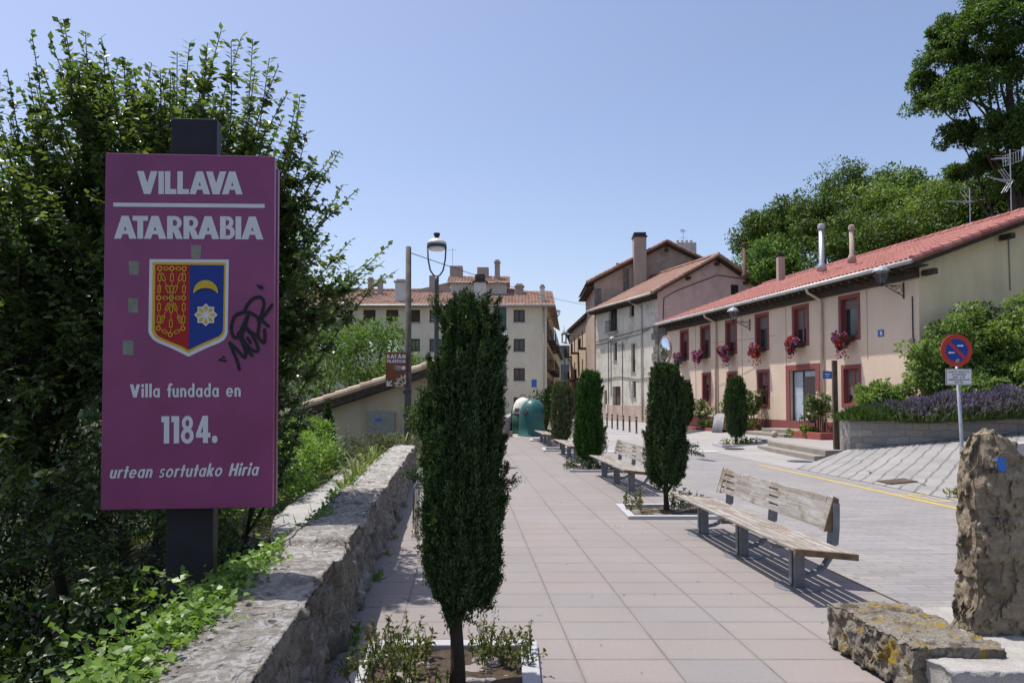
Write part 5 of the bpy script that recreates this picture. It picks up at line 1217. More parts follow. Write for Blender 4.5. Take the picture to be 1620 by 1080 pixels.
for (x, y, lb) in ((2.12, 14.65, 'second weathered bench, between two cypresses'), (1.68, 21.25, 'third weathered bench, behind the bright green cypress'), (1.28, 27.9, 'farthest weathered bench, by the olive grey shrub')):
    c = copy_tree(b0); c.location = (x, y, 0); c['label'] = lb

# ================================================================== STREET FURNITURE
# recycling bins
def igloo(label, x, y, r, h, mat, lid=None, rz=0):
    t = thing('recycling_bin', label, 'bin', (x, y, 0), rz, 'recycling bins by the far parapet')
    pr = [(r*1.06,0),(r*1.06,.06),(r,.08),(r*.99,.4),(r*.96,h*.55),(r*.90,h*.68),(r*.80,h*.80),(r*.62,h*.91),(r*.36,h*.98),(r*.12,h),(.01,h*1.003)]
    if lid is None: MB().lathe(pr, 36).build('body', mat, t, True)
    else:
        MB().lathe(pr[:5], 36).build('body', mat, t, True); MB().lathe([(r*.99,h*.55)]+[(a*1.03,b) for a, b in pr[5:]], 36).build('lid', lid, t, True)
    for a in (-2.2, -.6, 1.2): MB().lathe([(.12,0),(.14,.015),(.14,.05),(.12,.055)], 16, (0,0,0)).build('slot', 'black_iron', t).matrix_local = __import__('mathutils').Matrix.Translation((math.cos(a)*r*.86, math.sin(a)*r*.86, h*.66)) @ Vector((math.cos(a), math.sin(a), .5)).to_track_quat('Z', 'Y').to_matrix().to_4x4()
    MB().tube([(-.18,0,h),(-.1,0,h+.12),(.1,0,h+.12),(.18,0,h)], .02, 6).build('lifting_loop', 'black_iron', t)
    return t
igloo('teal green domed recycling bin, nearest of the bins', .97, 34.0, .66, 1.72, 'bin_green')
igloo('recycling bin with a pale domed lid behind the teal one', .55, 36.5, .55, 1.80, 'bin_dark', 'bin_white')
igloo('dark green recycling bin at the parapet side', .36, 38.4, .45, 1.60, 'bin_dark')
p = at(833, 628, 40); bush('evergreen_bush', 'dark rounded shrub rising behind the recycling bins', (1.35, 40, 0), (.8, .8, 2.25), 900, .14, 'dark_leaf')

# park lamp post
lp = thing('street_lamp', 'tall street lamp with lyre shaped lantern above the cypress', 'lamp post', (-2.0, 19.2, 0))
MB().lathe([(.17,0),(.17,.1),(.10,.2),(.085,.9),(.07,1.0),(.055,4.75),(.06,4.8),(.06,4.95)], 14).build('post', 'lamp_grey', lp, True)
mb = MB()
for s in (-1, 1): mb.tube([(0,0,4.93),(s*.09,0,5.0),(s*.17,0,5.12),(s*.225,0,5.4),(s*.245,0,5.75)], .022, 7)
mb.build('lyre_frame', 'lamp_grey', lp, True)
MB().lathe([(.255,5.72),(.262,5.76),(.262,5.80)], 24).build('rim', 'lamp_grey', lp)
MB().lathe([(.262,5.802),(.25,5.86),(.19,5.925),(.10,5.965),(.0,5.975)], 24).build('cap', 'lamp_cap', lp, True)
MB().lathe([(.06,5.95),(.075,5.98),(.05,6.02),(.085,6.05),(.085,6.11),(.0,6.12)], 14).build('finial', 'black_iron', lp)
MB().lathe([(.20,5.66),(.22,5.70),(.22,5.718)], 20).build('lens', 'lamp_glass', lp)

# old pole with the brown finger panel
px0 = at(645, 640, 20)
tp = thing('timber_pole', 'tall old wooden cable pole behind the parapet end', 'pole', (px0.x, 20, -.7))
MB().tube([(0,0,-.3),(.005,0,3),(0,.01,6.62)], [.105,.095,.075], 10).build('pole', 'pole_wood', tp, True)
for z in (1.9, 2.55): MB().box(-.11,.11,-.11,.11,z,z+.1).build('clamp', 'lamp_grey', tp)
s0 = at(610, 612, 19.82); s1 = at(643.5, 557, 19.82)
bs = thing('wayfinding_sign', 'brown BATÁN PILATEGIA sign with white arrow and mill wheel', 'sign', (s0.x, 19.82, s0.z))
w_, h_ = s1.x-s0.x, s1.z-s0.z
MB().box(0, w_, 0, .03, 0, h_).build('panel', 'brown_sign', bs, False, .004)
MB().box(w_-.03, w_+.06, .032, .12, .15, .22).box(w_-.03, w_+.06, .032, .12, h_-.25, h_-.18).build('bracket', 'lamp_grey', bs)
class Flat(Decal):
    """same pieces on a plain panel: x right, y down, unit = one panel px"""
    def __init__(s, W_, H_, wpx, hpx, z=.002): super().__init__(z); s.q = (W_, H_, wpx, hpx)
    def pt(s, x, y): return (x/s.q[2]*s.q[0], s.q[1]*(1-y/s.q[3]))
D = Flat(w_, h_, 250, 435)
word(D, 'sign_white', 'BATÁN', 14, 236, 78, 78, 50, .10); word(D, 'sign_white', 'PILATEGIA', 14, 238, 132, 132, 40, .05)
for y, x0 in ((172, 95), (186, 125), (202, 95), (218, 125)): D.line('sign_white', (x0, y), (182, y), 5)
D.band('sign_white', (212, 196), 0, 26, n=18)
D.line('sign_white', (72, 358), (30, 402), 17); D.poly('sign_white', [(12,422),(12,356),(30,356),(30,404),(78,404),(78,422)])
c = (245, 425)
for a in (100, 128, 156, 180): D.line('pale_motif', (c[0]+45*math.cos(R(a)), c[1]-45*math.sin(R(a))), (c[0]+135*math.cos(R(a)), c[1]-135*math.sin(R(a))), 12)
D.band('pale_motif', c, 104, 122, 92, 180, 14); D.band('pale_motif', c, 36, 56, 92, 180, 10)
for a in (95, 115, 140, 165): D.line('pale_motif', (c[0]+122*math.cos(R(a)), c[1]-122*math.sin(R(a))), (c[0]+150*math.cos(R(a)), c[1]-150*math.sin(R(a))), 16)
D.mb['pale_motif'].v = [(min(a, w_-.004), y, max(.004, b)) for a, y, b in D.mb['pale_motif'].v]
D.build({'sign_white': 'lettering', 'pale_motif': 'mill_wheel'}, bs)

# bicycle rack hoops beside the parapet
br = thing('bicycle_rack', 'row of stainless bicycle hoops against the parapet', 'bike rack', (0, 0, 0))
for k, yy in enumerate((9.15, 9.75, 10.35)):
    x0 = wallx(yy)+.30; r_ = .30; zt_ = .62
    pts = [(x0, yy, -.02), (x0, yy, zt_-.1)]+[(x0+r_-r_*math.cos(q), yy+.02*math.sin(q), zt_-.1+r_*.85*math.sin(q)) for q in np.linspace(0, math.pi, 12)]+[(x0+2*r_, yy, zt_-.1), (x0+2*r_, yy, -.02)]
    h_o = MB().tube(pts, .024, 8).build('hoop', 'stainless', br, True)
    MB().bar((x0+.13, yy, .06), (x0+.13, yy, .80), .03).bar((x0+.26, yy, .06), (x0+.26, yy, .84), .03).bar((x0, yy, .08), (x0+2*r_, yy, .08), .03).build('bars', 'stainless', h_o)
for s in (0, .6): MB().bar((wallx(9.1)+.30+s, 9.0, .012), (wallx(10.5)+.34+s, 10.5, .012), .05, .02).build('rail', 'stainless', br)

# bollards
for k in range(8):
    yy = 36.7+k*1.53; xx = 6.27-(yy-36.7)*.063
    t = thing('bollard', 'slim dark steel bollard in the row before the grey house', 'bollard', (xx, yy, -.004), 0, 'steel bollards along the street')
    MB().lathe([(.075,0),(.075,.02),(.05,.03),(.05,.78),(.056,.79),(.056,.83),(.04,.85),(.0,.852)], 12).build('post', 'steel' if False else 'lamp_grey', t, True)
    MB().lathe([(.0515,.68),(.0515,.72)], 12).build('band', 'pipe', t, True)

# traffic mirror
mp_ = at(1052, 554, 21)
tm = thing('traffic_mirror', 'round traffic mirror seen edge on beside the cypress', 'mirror', (mp_.x, 21, 0))
MB().tube([(0,.1,0),(0,.1,mp_.z+.3)], .035, 8).build('post', 'steel', tm, True)
hd = bpy.data.objects.new('mirror_head', None)
bpy.data.objects.remove(hd)
from mathutils import Matrix
mm = Matrix.Translation((0, 0, mp_.z)) @ Matrix.Rotation(R(-79), 4, 'Z') @ Matrix.Rotation(R(90), 4, 'X')
o = MB().lathe([(.40,0),(.38,.02),(.28,.055),(.14,.075),(.0,.08)], 32).build('mirror', 'mirror', tm, True); o.matrix_local = mm
o = MB().lathe([(.40,-.03),(.435,-.03),(.435,.012),(.40,.018)], 32).build('rim', 'mirror_rim', tm); o.matrix_local = mm
o = MB().lathe([(.40,-.032),(.2,-.08),(.0,-.09)], 32).build('back', 'sign_back', tm, True); o.matrix_local = mm

# no parking sign on the ramp wall
TS = at(1513, 554, 13.6); pb = at(1525, 705, 13.6)
nt = thing('no_parking_sign', 'round red and blue no parking sign with white plate on grey post', 'road sign', (pb.x, 13.6, 0))
dx = TS.x-pb.x; topz = TS.z+.25
MB().tube([(-.0,.06,-.1),(0,.06,pb.z),(dx+.02,.06,topz)], .032, 10).build('post', 'steel', nt, True)
SR = .295; mm = Matrix.Translation((dx, 0, TS.z)) @ Matrix.Rotation(R(90), 4, 'X') @ Matrix.Rotation(R(3), 4, 'Y')
rd = m_plain('red_sign_face', (.42,.035,.02), .45, 0, .08); bl2 = m_plain('blue_sign_face', (.012,.04,.26), .45, 0, .08)
o = MB().lathe([(SR,-.012),(SR+.008,-.01),(SR+.008,.01),(SR,.012),(0,.0121)], 40).build('disc', rd, nt); o.matrix_local = mm
fd = MB().lathe([(SR*.735,.0125),(SR*.735,.014),(0,.0141)], 40).build('blue_field', bl2, nt); fd.matrix_local = mm
w = MB().prism([(-.185,.145,.0152),(-.145,.185,.0152),(.185,-.145,.0152),(.145,-.185,.0152)], (0,0,.001)).build('red_bar', rd, nt); w.matrix_local = mm
def arrow(x, y, s):
    m = MB(); m.prism([(x,y-.012,.0154),(x,y+.012,.0154),(x+s*.085,y+.012,.0154),(x+s*.085,y-.012,.0154)], (0,0,.001)); m.prism([(x+s*.085,y-.026,.0154),(x+s*.085,y+.026,.0154),(x+s*.13,y,.0154)], (0,0,.001)); return m
o = arrow(.005, .085, 1).build('arrow', 'sign_white', nt); o.matrix_local = mm
o = arrow(-.045, -.045, -1).build('arrow', 'sign_white', nt); o.matrix_local = mm
o = MB().prism([(-.04,-.235,.0156),(.04,-.215,.0156),(.045,-.165,.0156),(.015,-.15,.0156),(-.02,-.17,.0156),(-.035,-.2,.0156)], (0,0,.001)).build('torn_sticker', 'sticker', nt); o.matrix_local = mm
P0 = at(1496.5, 609, 13.6); P1 = at(1537.5, 583, 13.6); pw_, ph_ = P1.x-P0.x, P1.z-P0.z
pl = MB().box(P0.x-pb.x, P1.x-pb.x, 0, .012, P0.z, P1.z).build('plate', 'sign_back', nt, False, .003)
MB().box(P0.x-pb.x+.012, P1.x-pb.x-.012, -.0012, -.0004, P0.z+.012, P1.z-.012).build('plate_rim', 'black_iron', pl)
MB().box(P0.x-pb.x+.018, P1.x-pb.x-.018, -.0022, -.0014, P0.z+.018, P1.z-.018).build('plate_face', 'sign_white', pl)
def text_mesh(name, txt, size, mat, parent, loc, width=None, rot=(math.pi/2, 0, 0), off=.0):
    cu = bpy.data.curves.new(name, 'FONT'); cu.body = txt; cu.size = size; cu.align_x = 'CENTER'; cu.offset = off
    ob = bpy.data.objects.new(name, cu); COL.objects.link(ob); dg = bpy.context.evaluated_depsgraph_get()
    me = bpy.data.meshes.new_from_object(ob.evaluated_get(dg)); bpy.data.objects.remove(ob)
    xs = [v.co.x for v in me.vertices]
    if width and xs:
        s = width/(max(xs)-min(xs))
        for v in me.vertices: v.co.x *= s
    o = link(name, me, mat, parent); o.location = loc; o.rotation_euler = rot; return o
cx_ = (P0.x+P1.x)/2-pb.x
for k, (s, wd) in enumerate((('EXCEPTO VEHICULOS', .86), ('AUTORIZADOS', .60), ('08:00 - 21:00', .50), ('BAIMENDUN IBILGAILUAK', .88), ('IZAN EZIK', .36))):
    text_mesh('lettering', s, ph_*.15, 'tag', pl, (cx_, -.0030, P1.z-ph_*(.25+.155*k)), pw_*wd*.92, off=.001)

# rusty post with a little blue street sign
pr_ = at(1323, 720, 20.75); pt_ = at(1320, 570, 20.75)
rp = thing('rusty_post', 'tall square rusty post at the end of the stone steps', 'post', (pr_.x, 20.75, 0))
MB().prism([(-.065,-.05,-.1),(.065,-.05,-.1),(.065,.05,-.1),(-.065,.05,-.1)], (pt_.x-pr_.x, 0, pt_.z+.1)).build('post', 'rust', rp, False, .008)
q0 = at(1302, 599, 24); q1 = at(1316, 586, 24)
st_ = thing('street_sign', 'small blue direction sign beside the rusty post', 'sign', (q1.x+.05, 24, 0))
MB().tube([(0,.03,.2),(0,.03,q1.z+.05)], .03, 8).build('post', 'steel', st_)
pn = MB().prism([(q0.x-q1.x-.05,0,q0.z),(-.02,0,q0.z+.0),(-.02,0,q1.z-.03),(q0.x-q1.x-.05,0,q1.z)], (0,.02,0)).build('panel', 'blue_plaque', st_)
MB().box(q0.x-q1.x+.02, -.12, -.004, -.001, (q0.z+q1.z)/2-.0, (q0.z+q1.z)/2+.035).box(q0.x-q1.x+.05, -.15, -.004, -.001, (q0.z+q1.z)/2-.07, (q0.z+q1.z)/2-.04).build('lettering', 'sign_white', pn)

# ---- standing stone, plinth, lichen slab ------------------------------------------------
def rough_block(name, mat, corners_fn, nu, nv, nw, amp, freq, seed, parent=None, smooth=True):
    """six displaced faces of a block; corners_fn maps unit cube to space"""
    vs = {}; V = []; Fc = []
    def vid(i, j, k):
        key = (i, j, k)
        if key not in vs:
            p = Vector(corners_fn(i/nu, j/nv, k/nw)); s = Vector((seed, seed*.7, seed*1.3))
            d = Vector((noise.fractal(p*freq+s, .7, 2.1, 6), noise.fractal(p*freq+s+Vector((9,1,4)), .7, 2.1, 6), noise.fractal(p*freq+s+Vector((3,7,2)), .7, 2.1, 6)))
            c = noise.cell(p*freq*2.2+d*.6+s)-.5
            p = p+d*amp*.8+Vector((c, c*.6, c*.4))*amp*1.0
            vs[key] = len(V); V.append(p)
        return vs[key]
    for i in range(nu):
        for j in range(nv):
            for k in (0, nw): Fc.append((vid(i,j,k),vid(i+1,j,k),vid(i+1,j+1,k),vid(i,j+1,k)))
    for i in range(nu):
        for k in range(nw):
            for j in (0, nv): Fc.append((vid(i,j,k),vid(i+1,j,k),vid(i+1,j,k+1),vid(i,j,k+1)))
    for j in range(nv):
        for k in range(nw):
            for i in (0, nu): Fc.append((vid(i,j,k),vid(i,j+1,k),vid(i,j+1,k+1),vid(i,j,k+1)))
    m = MB(); m.v = [tuple(p) for p in V]; m.f = Fc
    return m.build(name, mat, parent, smooth)
def rock_fn(u, v, w):
    wl_ = np.interp(w, [0,.12,.35,.6,.8,.92,1], [-.08,-.075,-.05,-.055,-.055,-.04,.0]); wr = np.interp(w, [0,.3,.6,.75,.86,.93,1], [.37,.36,.34,.315,.285,.255,.19])
    x = wl_+(wr-wl_)*u; dp = .27*np.interp(w, [0,.6,.9,1], [1,.9,.72,.45])
    e = abs(u-.5)*2; y = (v-.5)*dp*(1-.22*e**3); zz = w*1.27-.04*(1-(1-e)**2)*w
    return (x, y, zz)
pz = .25
ss = rough_block('standing_stone', 'rock', rock_fn, 48, 30, 90, .024, 5.5, 5)
ss.location = (2.93, 4.62, pz-.02); tag(ss, 'tall rough standing stone on a concrete plinth', 'stone')
fv = [p for p in ss.data.polygons if .065 < p.center.x < .125 and p.center.y < -.02 and 1.02 < p.center.z < 1.10]
pm = MB()
for p in fv: pm.add([Vector(ss.data.vertices[i].co)+Vector((-.001, -.004, .001)) for i in p.vertices], [tuple(range(len(p.vertices)))])
pm.build('painted_mark', 'blue_paint', ss)
pf = lambda u, v, w: (2.33+(2.25)*u-.065*v*1.2+.02*(w < .3), 3.90+1.24*v, -.05+(pz+.05)*w)
cp = rough_block('concrete_plinth', 'plinth', pf, 70, 36, 10, .008, 7, 2); tag(cp, 'rough pale concrete plinth under the standing stone', 'plinth')
sf = lambda u, v, w: (2.20+.52*u-.068*(v*.95), 4.12+.93*v, .03+(.275)*w)
sb_ = rough_block('lichen_slab', 'lichen_slab', sf, 46, 80, 22, .016, 9, 8); tag(sb_, 'cracked stone slab with yellow lichen in front of the standing stone', 'slab')
sb_.location.x = .05

# ---- front garden of the row house ----------------------------------------------------------
def rz_thing(name, label, cat, x0, group=None): return thing(name, label, cat, (A[0], A[1], 0), RZ, group)
def front_bed(label, xa, xb, za, h=.2, out=1.25):
    t = rz_thing('front_bed', label, 'flower bed', xa)
    MB().box(xa, xb, out-.16, out, za, za+h).box(xa, xa+.14, .03, out-.162, za, za+h).box(xb-.14, xb, .03, out-.162, za, za+h).build('kerb', 'red_kerb', t, False, .015)
    MB().box(xa+.14, xb-.14, .03, out-.164, za, za+h-.05).build('soil', 'soil', t)
    r = MB(); n = int((xb-xa)/.14)
    for i in range(n+1): r.bar((xa+.04+i*(xb-xa-.08)/n, out-.3, za+h-.06), (xa+.04+i*(xb-xa-.08)/n, out-.3, za+h+.52), .014)
    for z in (.06, .46): r.bar((xa+.04, out-.3, za+h+z), (xb-.04, out-.3, za+h+z), .022)
    r.build('railing', 'black_iron', t)
    return t
front_bed('red kerbed flower bed with railing right of the house door', 3.3, 5.0, .2, .32, 1.2)
front_bed('long red kerbed flower bed with railing left of the house door', 8.3, 17.6, .08, .30, 1.3)
t = rz_thing('door_steps', 'two worn steps up to the brown house door', 'steps', 5)
MB().box(5.05, 8.2, .02, 1.5, .0, .40).build('step', 'step', t, False, .012); MB().box(5.05, 7.5, .02, .95, .401, .54).build('step', 'step', t, False, .012)
def rose(label, x, y, h, w, n, z, flowers=25):
    p = rh_w(x, y, z); t = thing('rose_bush', label, 'rose bush', p, 0, 'roses in front of the salmon house')
    mb = MB()
    for i in range(7):
        a = i*.9; mb.tube([(math.cos(a)*.06, math.sin(a)*.06, -.03), (math.cos(a)*w*.3, math.sin(a)*w*.3, h*.5), (math.cos(a)*w*.7, math.sin(a)*w*.7, h*.9)], [.016,.012,.006], 5)
    mb.build('canes', 'bark', t)
    crown('foliage', (0,0,h*.55), (w,w,h*.45), 26, n//26, w*.35, .10, 'hill_leaf', t, .2, .6)
    P, d = crown_points((0,0,h*.55), (w,w,h*.48), 26, 2, w*.3)
    P = P[:flowers]; P5 = np.repeat(P, 6, 0); leaf_mesh('blossom', P5, rdir(len(P5)), rdir(len(P5)), .07, .06, 'rose_white', t)
    return t
rose('tall rose bush just right of the brown door', 4.3, .6, 1.55, .50, 1500, .45)
rose('large rose bush against the wall left of the brown door', 8.9, .62, 1.85, .62, 2200, .33)
rose('sparse rose growing behind the leaning sheets', 10.6, .7, 1.35, .45, 800, .33)
rose('rose bush under the fourth ground floor window', 13.1, .7, 1.35, .5, 1000, .33)
rose('rose bush near the far end of the long flower bed', 15.0, .7, 1.2, .5, 800, .33)
for (x, y, w, h, lb) in ((8.5, 1.0, .75, .55, 'low leafy plant at the step end of the long bed'), (4.4, 1.0, .6, .4, 'low leafy plant at the foot of the tall rose'), (12.0, .9, .9, .4, 'low leafy plant in the middle of the long bed')):
    bush('bed_plant', lb, rh_w(x, y, .3), (w, .4, h), 700, .11, 'bramble', 'plant', 'low plants in the front beds')
cs = rz_thing('corrugated_sheets', 'grey corrugated sheets leaning behind the plaza cypress', 'sheets', 10)
for k in range(3):
    n = 22; a = np.linspace(0, .7, n); X = np.repeat((9.3+.16*k+a)[:, None], 2, 1); z0_ = .1
    Y = np.stack([1.75-.02*k+.025*np.sin(a*60), 1.36-.02*k+.025*np.sin(a*60)], 1); Z = np.stack([np.full(n, z0_), np.full(n, 1.08-.05*k)], 1)
    X[:, 1] += .45
    o = grid_mesh(X, Y, Z, 'sheet', 'corrug', cs); so = o.modifiers.new('thickness', 'SOLIDIFY'); so.thickness = .006
# flower pot balls by the beds
for x, y, lb in ((15.6, 1.75, 'small terracotta ball beside the far end of the bed'), (5.3, 1.75, 'small terracotta ball beside the door steps')):
    b_ = MB().lathe([(.0,0),(.09,.02),(.13,.1),(.12,.18),(.06,.235),(0,.25)], 16).build('terracotta_ball', 'chimney', None, True)
    b_.location = rh_w(x, y, .05 if x > 10 else .27); tag(b_, lb, 'ornament')
# covers in the paving
for (x, y, z, r_, lb) in ((7.9, 20.0, .0, .34, 'round iron cover in the paving by the lower stone steps'), (7.6, 24.9, .02, .33, 'round iron cover in the plaza beyond the stone steps')):
    o = MB().lathe([(r_,-.02),(r_,.006),(r_*.94,.010),(0,.0105)], 30).build('manhole_cover', 'lamp_grey', None); o.location = (x, y, z); tag(o, lb, 'manhole cover')
o = MB().box(-.27, .27, -.27, .27, -.02, .010).box(-.23, .23, -.23, .23, .010, .014).build('manhole_cover', 'rust', None); xx, yy = 7.70, 14.6
o.location = (xx, yy, float((xx-6.98-.25)*.1)+.012); o.rotation_euler = (R(.3), R(-5.6), 0); tag(o, 'rectangular rusty cover set into the grooved ramp', 'manhole cover')

# ================================================================== PLANTS OF THE BED AND BANK
def lavender(label, x, y, z, w, d, h, n, purple=.6, mat='lav_green', group='lavender along the raised bed'):
    t = thing('lavender', label, 'lavender', (x, y, z), 0, group)
    s = rng.normal(size=(n, 2))*np.array([w*1.1, d])*.46; out = np.concatenate([s/np.array([w, d])*1.0, np.ones((n, 1))*1.15], 1)
    D_ = nrm(out*np.array([.6,.75,1])+rng.normal(size=(n, 3))*.16); L = h*rng.uniform(.6, 1.1, n)*(1-.35*np.clip(np.hypot(s[:,0]/w, s[:,1]/d), 0, 1))
    B = np.stack([s[:,0]*.7, s[:,1]*.7, np.full(n, -.02)], 1)
    leaf_mesh('stems', B, D_, rdir(n), L, .03, mat, t)
    k = int(n*1.3); j = rng.integers(0, n, k)
    leaf_mesh('foliage', B[j]+D_[j]*(L[j]*rng.uniform(.1,.75,k))[:,None], nrm(D_[j]+rdir(k)*.6), rdir(k), .13, .035, mat, t)
    q = int(n*purple)
    if q:
        j = np.repeat(np.sort(rng.permutation(n)[:q]), 3); T_ = B[j]+D_[j]*L[j][:,None]
        leaf_mesh('blossom', T_-D_[j]*.09+rng.normal(size=(3*q,3))*.008, nrm(D_[j]+rdir(3*q)*.25), rdir(3*q), .11*rng.uniform(.7,1.3,3*q), .035, 'lav_purple', t)
    return t
for i, (x, pur, lb) in enumerate(((9.75, 0, 'green low shrub at the left corner of the raised bed'), (10.45, .12, 'green shrub with few flowers beside the left lavender'), (11.1, .55, 'purple lavender next to the green shrub'), (11.8, .55, 'fullest purple lavender in the middle of the bed'),
        (12.5, .55, 'purple lavender left of the road sign post'), (13.2, .55, 'lavender directly behind the road sign post'), (13.9, .6, 'dusky lavender right of the road sign post'), (14.7, .5, 'dusky lavender at the right edge of the view'))):
    lavender(lb, x, bedy(x)+(.20 if i < 2 else .06), (1.10 if i < 2 else 1.0)+max(0, x-10)*.06, .62, .55, (.55, .60, .74, .86, .80, .92, .78, .84)[i], 1900, pur, 'rosemary' if i < 2 else 'lav_green')
for (x, y, z, rx, ry, rz_, lb) in ((11.0, 21.8, 1.2, .7, .6, 1.3, 'lowest bramble bush at the left foot of the green slope'), (12.3, 21.6, 1.3, 1.15, .85, 2.45, 'bramble bush against the shaded gable'), (14.5, 22.2, 2.0, 1.2, .9, 2.7, 'highest bramble bush high on the gable wall'), (17.0, 21.8, 2.6, 1.4, 1.0, 2.8, 'bramble bush just beyond the right edge of the view'), (13.7, 21.6, 1.7, 1.35, 1.0, 3.0, 'tall bramble bush behind the road sign'),
        (15.4, 21.7, 2.2, 1.5, 1.1, 2.9, 'bramble bush at the right edge of the slope'), (13.2, 20.5, 1.4, 1.1, .6, 1.25, 'pale bramble bush just behind the lavender'), (15.0, 20.2, 1.6, 1.2, .7, 1.4, 'pale bramble bush right of the sign behind lavender')):
    bush('bramble_bush', lb, (x, y, z-.3), (rx, ry, rz_), 6500, .12, 'bramble', 'bush', 'bramble bushes on the slope', clumps=60)
bush('pot_plant', 'small green plant between the rusty post and bed wall', (9.55, 20.3, .03), (.16, .16, .45), 150, .10, 'bramble', 'plant')

# ================================================================== LEFT SIDE GREENERY
# the glossy leaved tree behind the town sign
TB = Vector((-3.7, 7.2, -2.2))
gt_ = thing('broadleaf_tree', 'large glossy leaved tree behind the town sign', 'tree', TB)
mb = MB(); forks = []
for i, (dx, dy, dz) in enumerate(((-.15,.1,2.6),(.45,-.1,2.9),(-.8,.2,3.1),(.1,.5,3.4),(.75,.3,2.5),(-1.3,-.1,2.7))):
    pts = limb(mb, (random.uniform(-.06,.06), random.uniform(-.06,.06), -.3), (dx*1.3, dy, dz), .085, .038, .06, 8, 7); forks.append([p for p in pts[4:]])
forks = [p for f in forks for p in f]
tips = [(15,185,7),(50,52,7.2),(100,30,7),(135,50,7.3),(58,138,6.8),(300,68,7),(350,48,7.1),(400,62,7.2),(440,105,7),(475,150,7.1),(472,185,7.3),(538,238,7),(543,292,7.2),(525,322,7.4),(505,395,7.2),(520,372,7.0),(614,388,7.3),(588,408,7.4),(470,440,7),(455,335,7.4),
        (0,262,6.6),(-60,300,6.8),(-40,420,6.5),(-80,520,6.8),(190,90,7.2),(240,100,7.0),(160,60,7.4),(420,200,6.8),(470,520,7.2),(480,580,7.0),(470,640,6.8),(455,700,6.9),(0,130,7.3),(-30,200,7.4),(270,120,6.8),(90,120,6.8),(-90,620,6.6),(455,255,7.0),(500,250,7.3),(490,470,7.2)]
LP, LD, LN = [], [], []
def leafy(pts, step, droop=.25, start=.3):
    """alternate leaves along a shoot"""
    pts = [np.array(p) for p in pts]; seg = [np.linalg.norm(pts[i+1]-pts[i]) for i in range(len(pts)-1)]; tot = sum(seg); s = tot*start; side = 1
    while s < tot:
        a = s; i = 0
        while i < len(seg)-1 and a > seg[i]: a -= seg[i]; i += 1
        d = (pts[i+1]-pts[i])/seg[i]; p = pts[i]+d*a; sd_ = np.cross(d, [0,0,1]); sd_ /= max(np.linalg.norm(sd_), .1)
        q = d*.55+sd_*side*.8+rng.normal(size=3)*.28; q[2] -= droop*rng.uniform(.2, 2.0)
        LP.append(p); LD.append(q); LN.append(np.array([0,0,1.])+rng.normal(size=3)*.45); side = -side; s += step*rng.uniform(.7, 1.3)
def shoot(p0, p1, r0, twig=True, step=.034, sag=.0):
    pts = limb(mb, p0, p1, r0, .004, .12, 9, 5); leafy(pts, step, .3, .25)
    if twig:
        L_ = (Vector(p1)-Vector(p0)).length
        for k in range(int(L_*(19 if r0 > .012 else 8))):
            f = random.uniform(.15, .93); i = int(f*9); b = pts[i]; d = (Vector(p1)-Vector(p0)).normalized()
            q = (d*.8+Vector(rdir(1)[0])*.75+Vector((0,0,.12))).normalized()*random.uniform(.14, .40)*(1.15-f*.8)
            tw = [b, b+q*.5+Vector((0,0,.015)), b+q]; mb.tube(tw, [.004,.003,.0015], 4, False); leafy(tw, step, .35, .1)
tips += [(x+random.uniform(-48, 34), y+random.uniform(-10, 70), Y+random.uniform(-.3, .3)) for (x, y, Y) in tips for q_ in range(2)]
for (x, y, Y) in tips:
    p1 = at(x, y, Y)-TB; p0 = min(forks, key=lambda f: (f-p1).length+random.uniform(0, .6)); shoot(p0, p1, .016, True, .022)
CC = at(215, 400, 7.3)-TB
for k in range(520):
    d = rdir(1)[0]; r_ = random.uniform(.25, 1)**.5; p1 = CC+Vector((d[0]*1.72, d[1]*1.15, d[2]*2.2))*r_+Vector((0,0,-.1))
    p0 = min(forks, key=lambda f: (f-p1).length); p0 = p1.lerp(p0, min(1, .75/max((p0-p1).length, .01)))
    shoot(p0, p1, .008, True, .026)
for k in range(160):   # lower skirts of the crown
    p1 = at(random.uniform(-80, 420), random.uniform(560, 900), random.uniform(6.2, 8.0))-TB
    d = Vector(rdir(1)[0])*.55; shoot(p1-d, p1, .006, True, .028)
mb.build('trunk', 'bark', gt_, True)
for (cx0, cy0, Y0, r0_, r1_, m0) in ((200, 400, 8.0, 1.55, 1.35, 12000), (110, 560, 8.2, 2.1, 1.5, 13000), (330, 640, 8.4, .9, 1.2, 5000), (290, 270, 7.8, 1.05, .75, 4500), (455, 520, 7.9, .38, 1.4, 3000), (40, 400, 7.6, .9, .8, 3000)):
    P, dd = crown_points(np.array(at(cx0, cy0, Y0)-TB), (r0_, .9, r1_), 110, m0//110, .34, .25, .8); LP += list(P); LD += list(dd*.4+rdir(len(P))*.9+np.array([0,0,-.3])); LN += list(nrm(rdir(len(P))*.6+np.array([0,0,1.])))
n = len(LP); Ls = rng.uniform(.052, .1, n)
leaf_mesh('crown', LP, LD, LN, Ls, Ls*.56, 'cherry', gt_, .12)

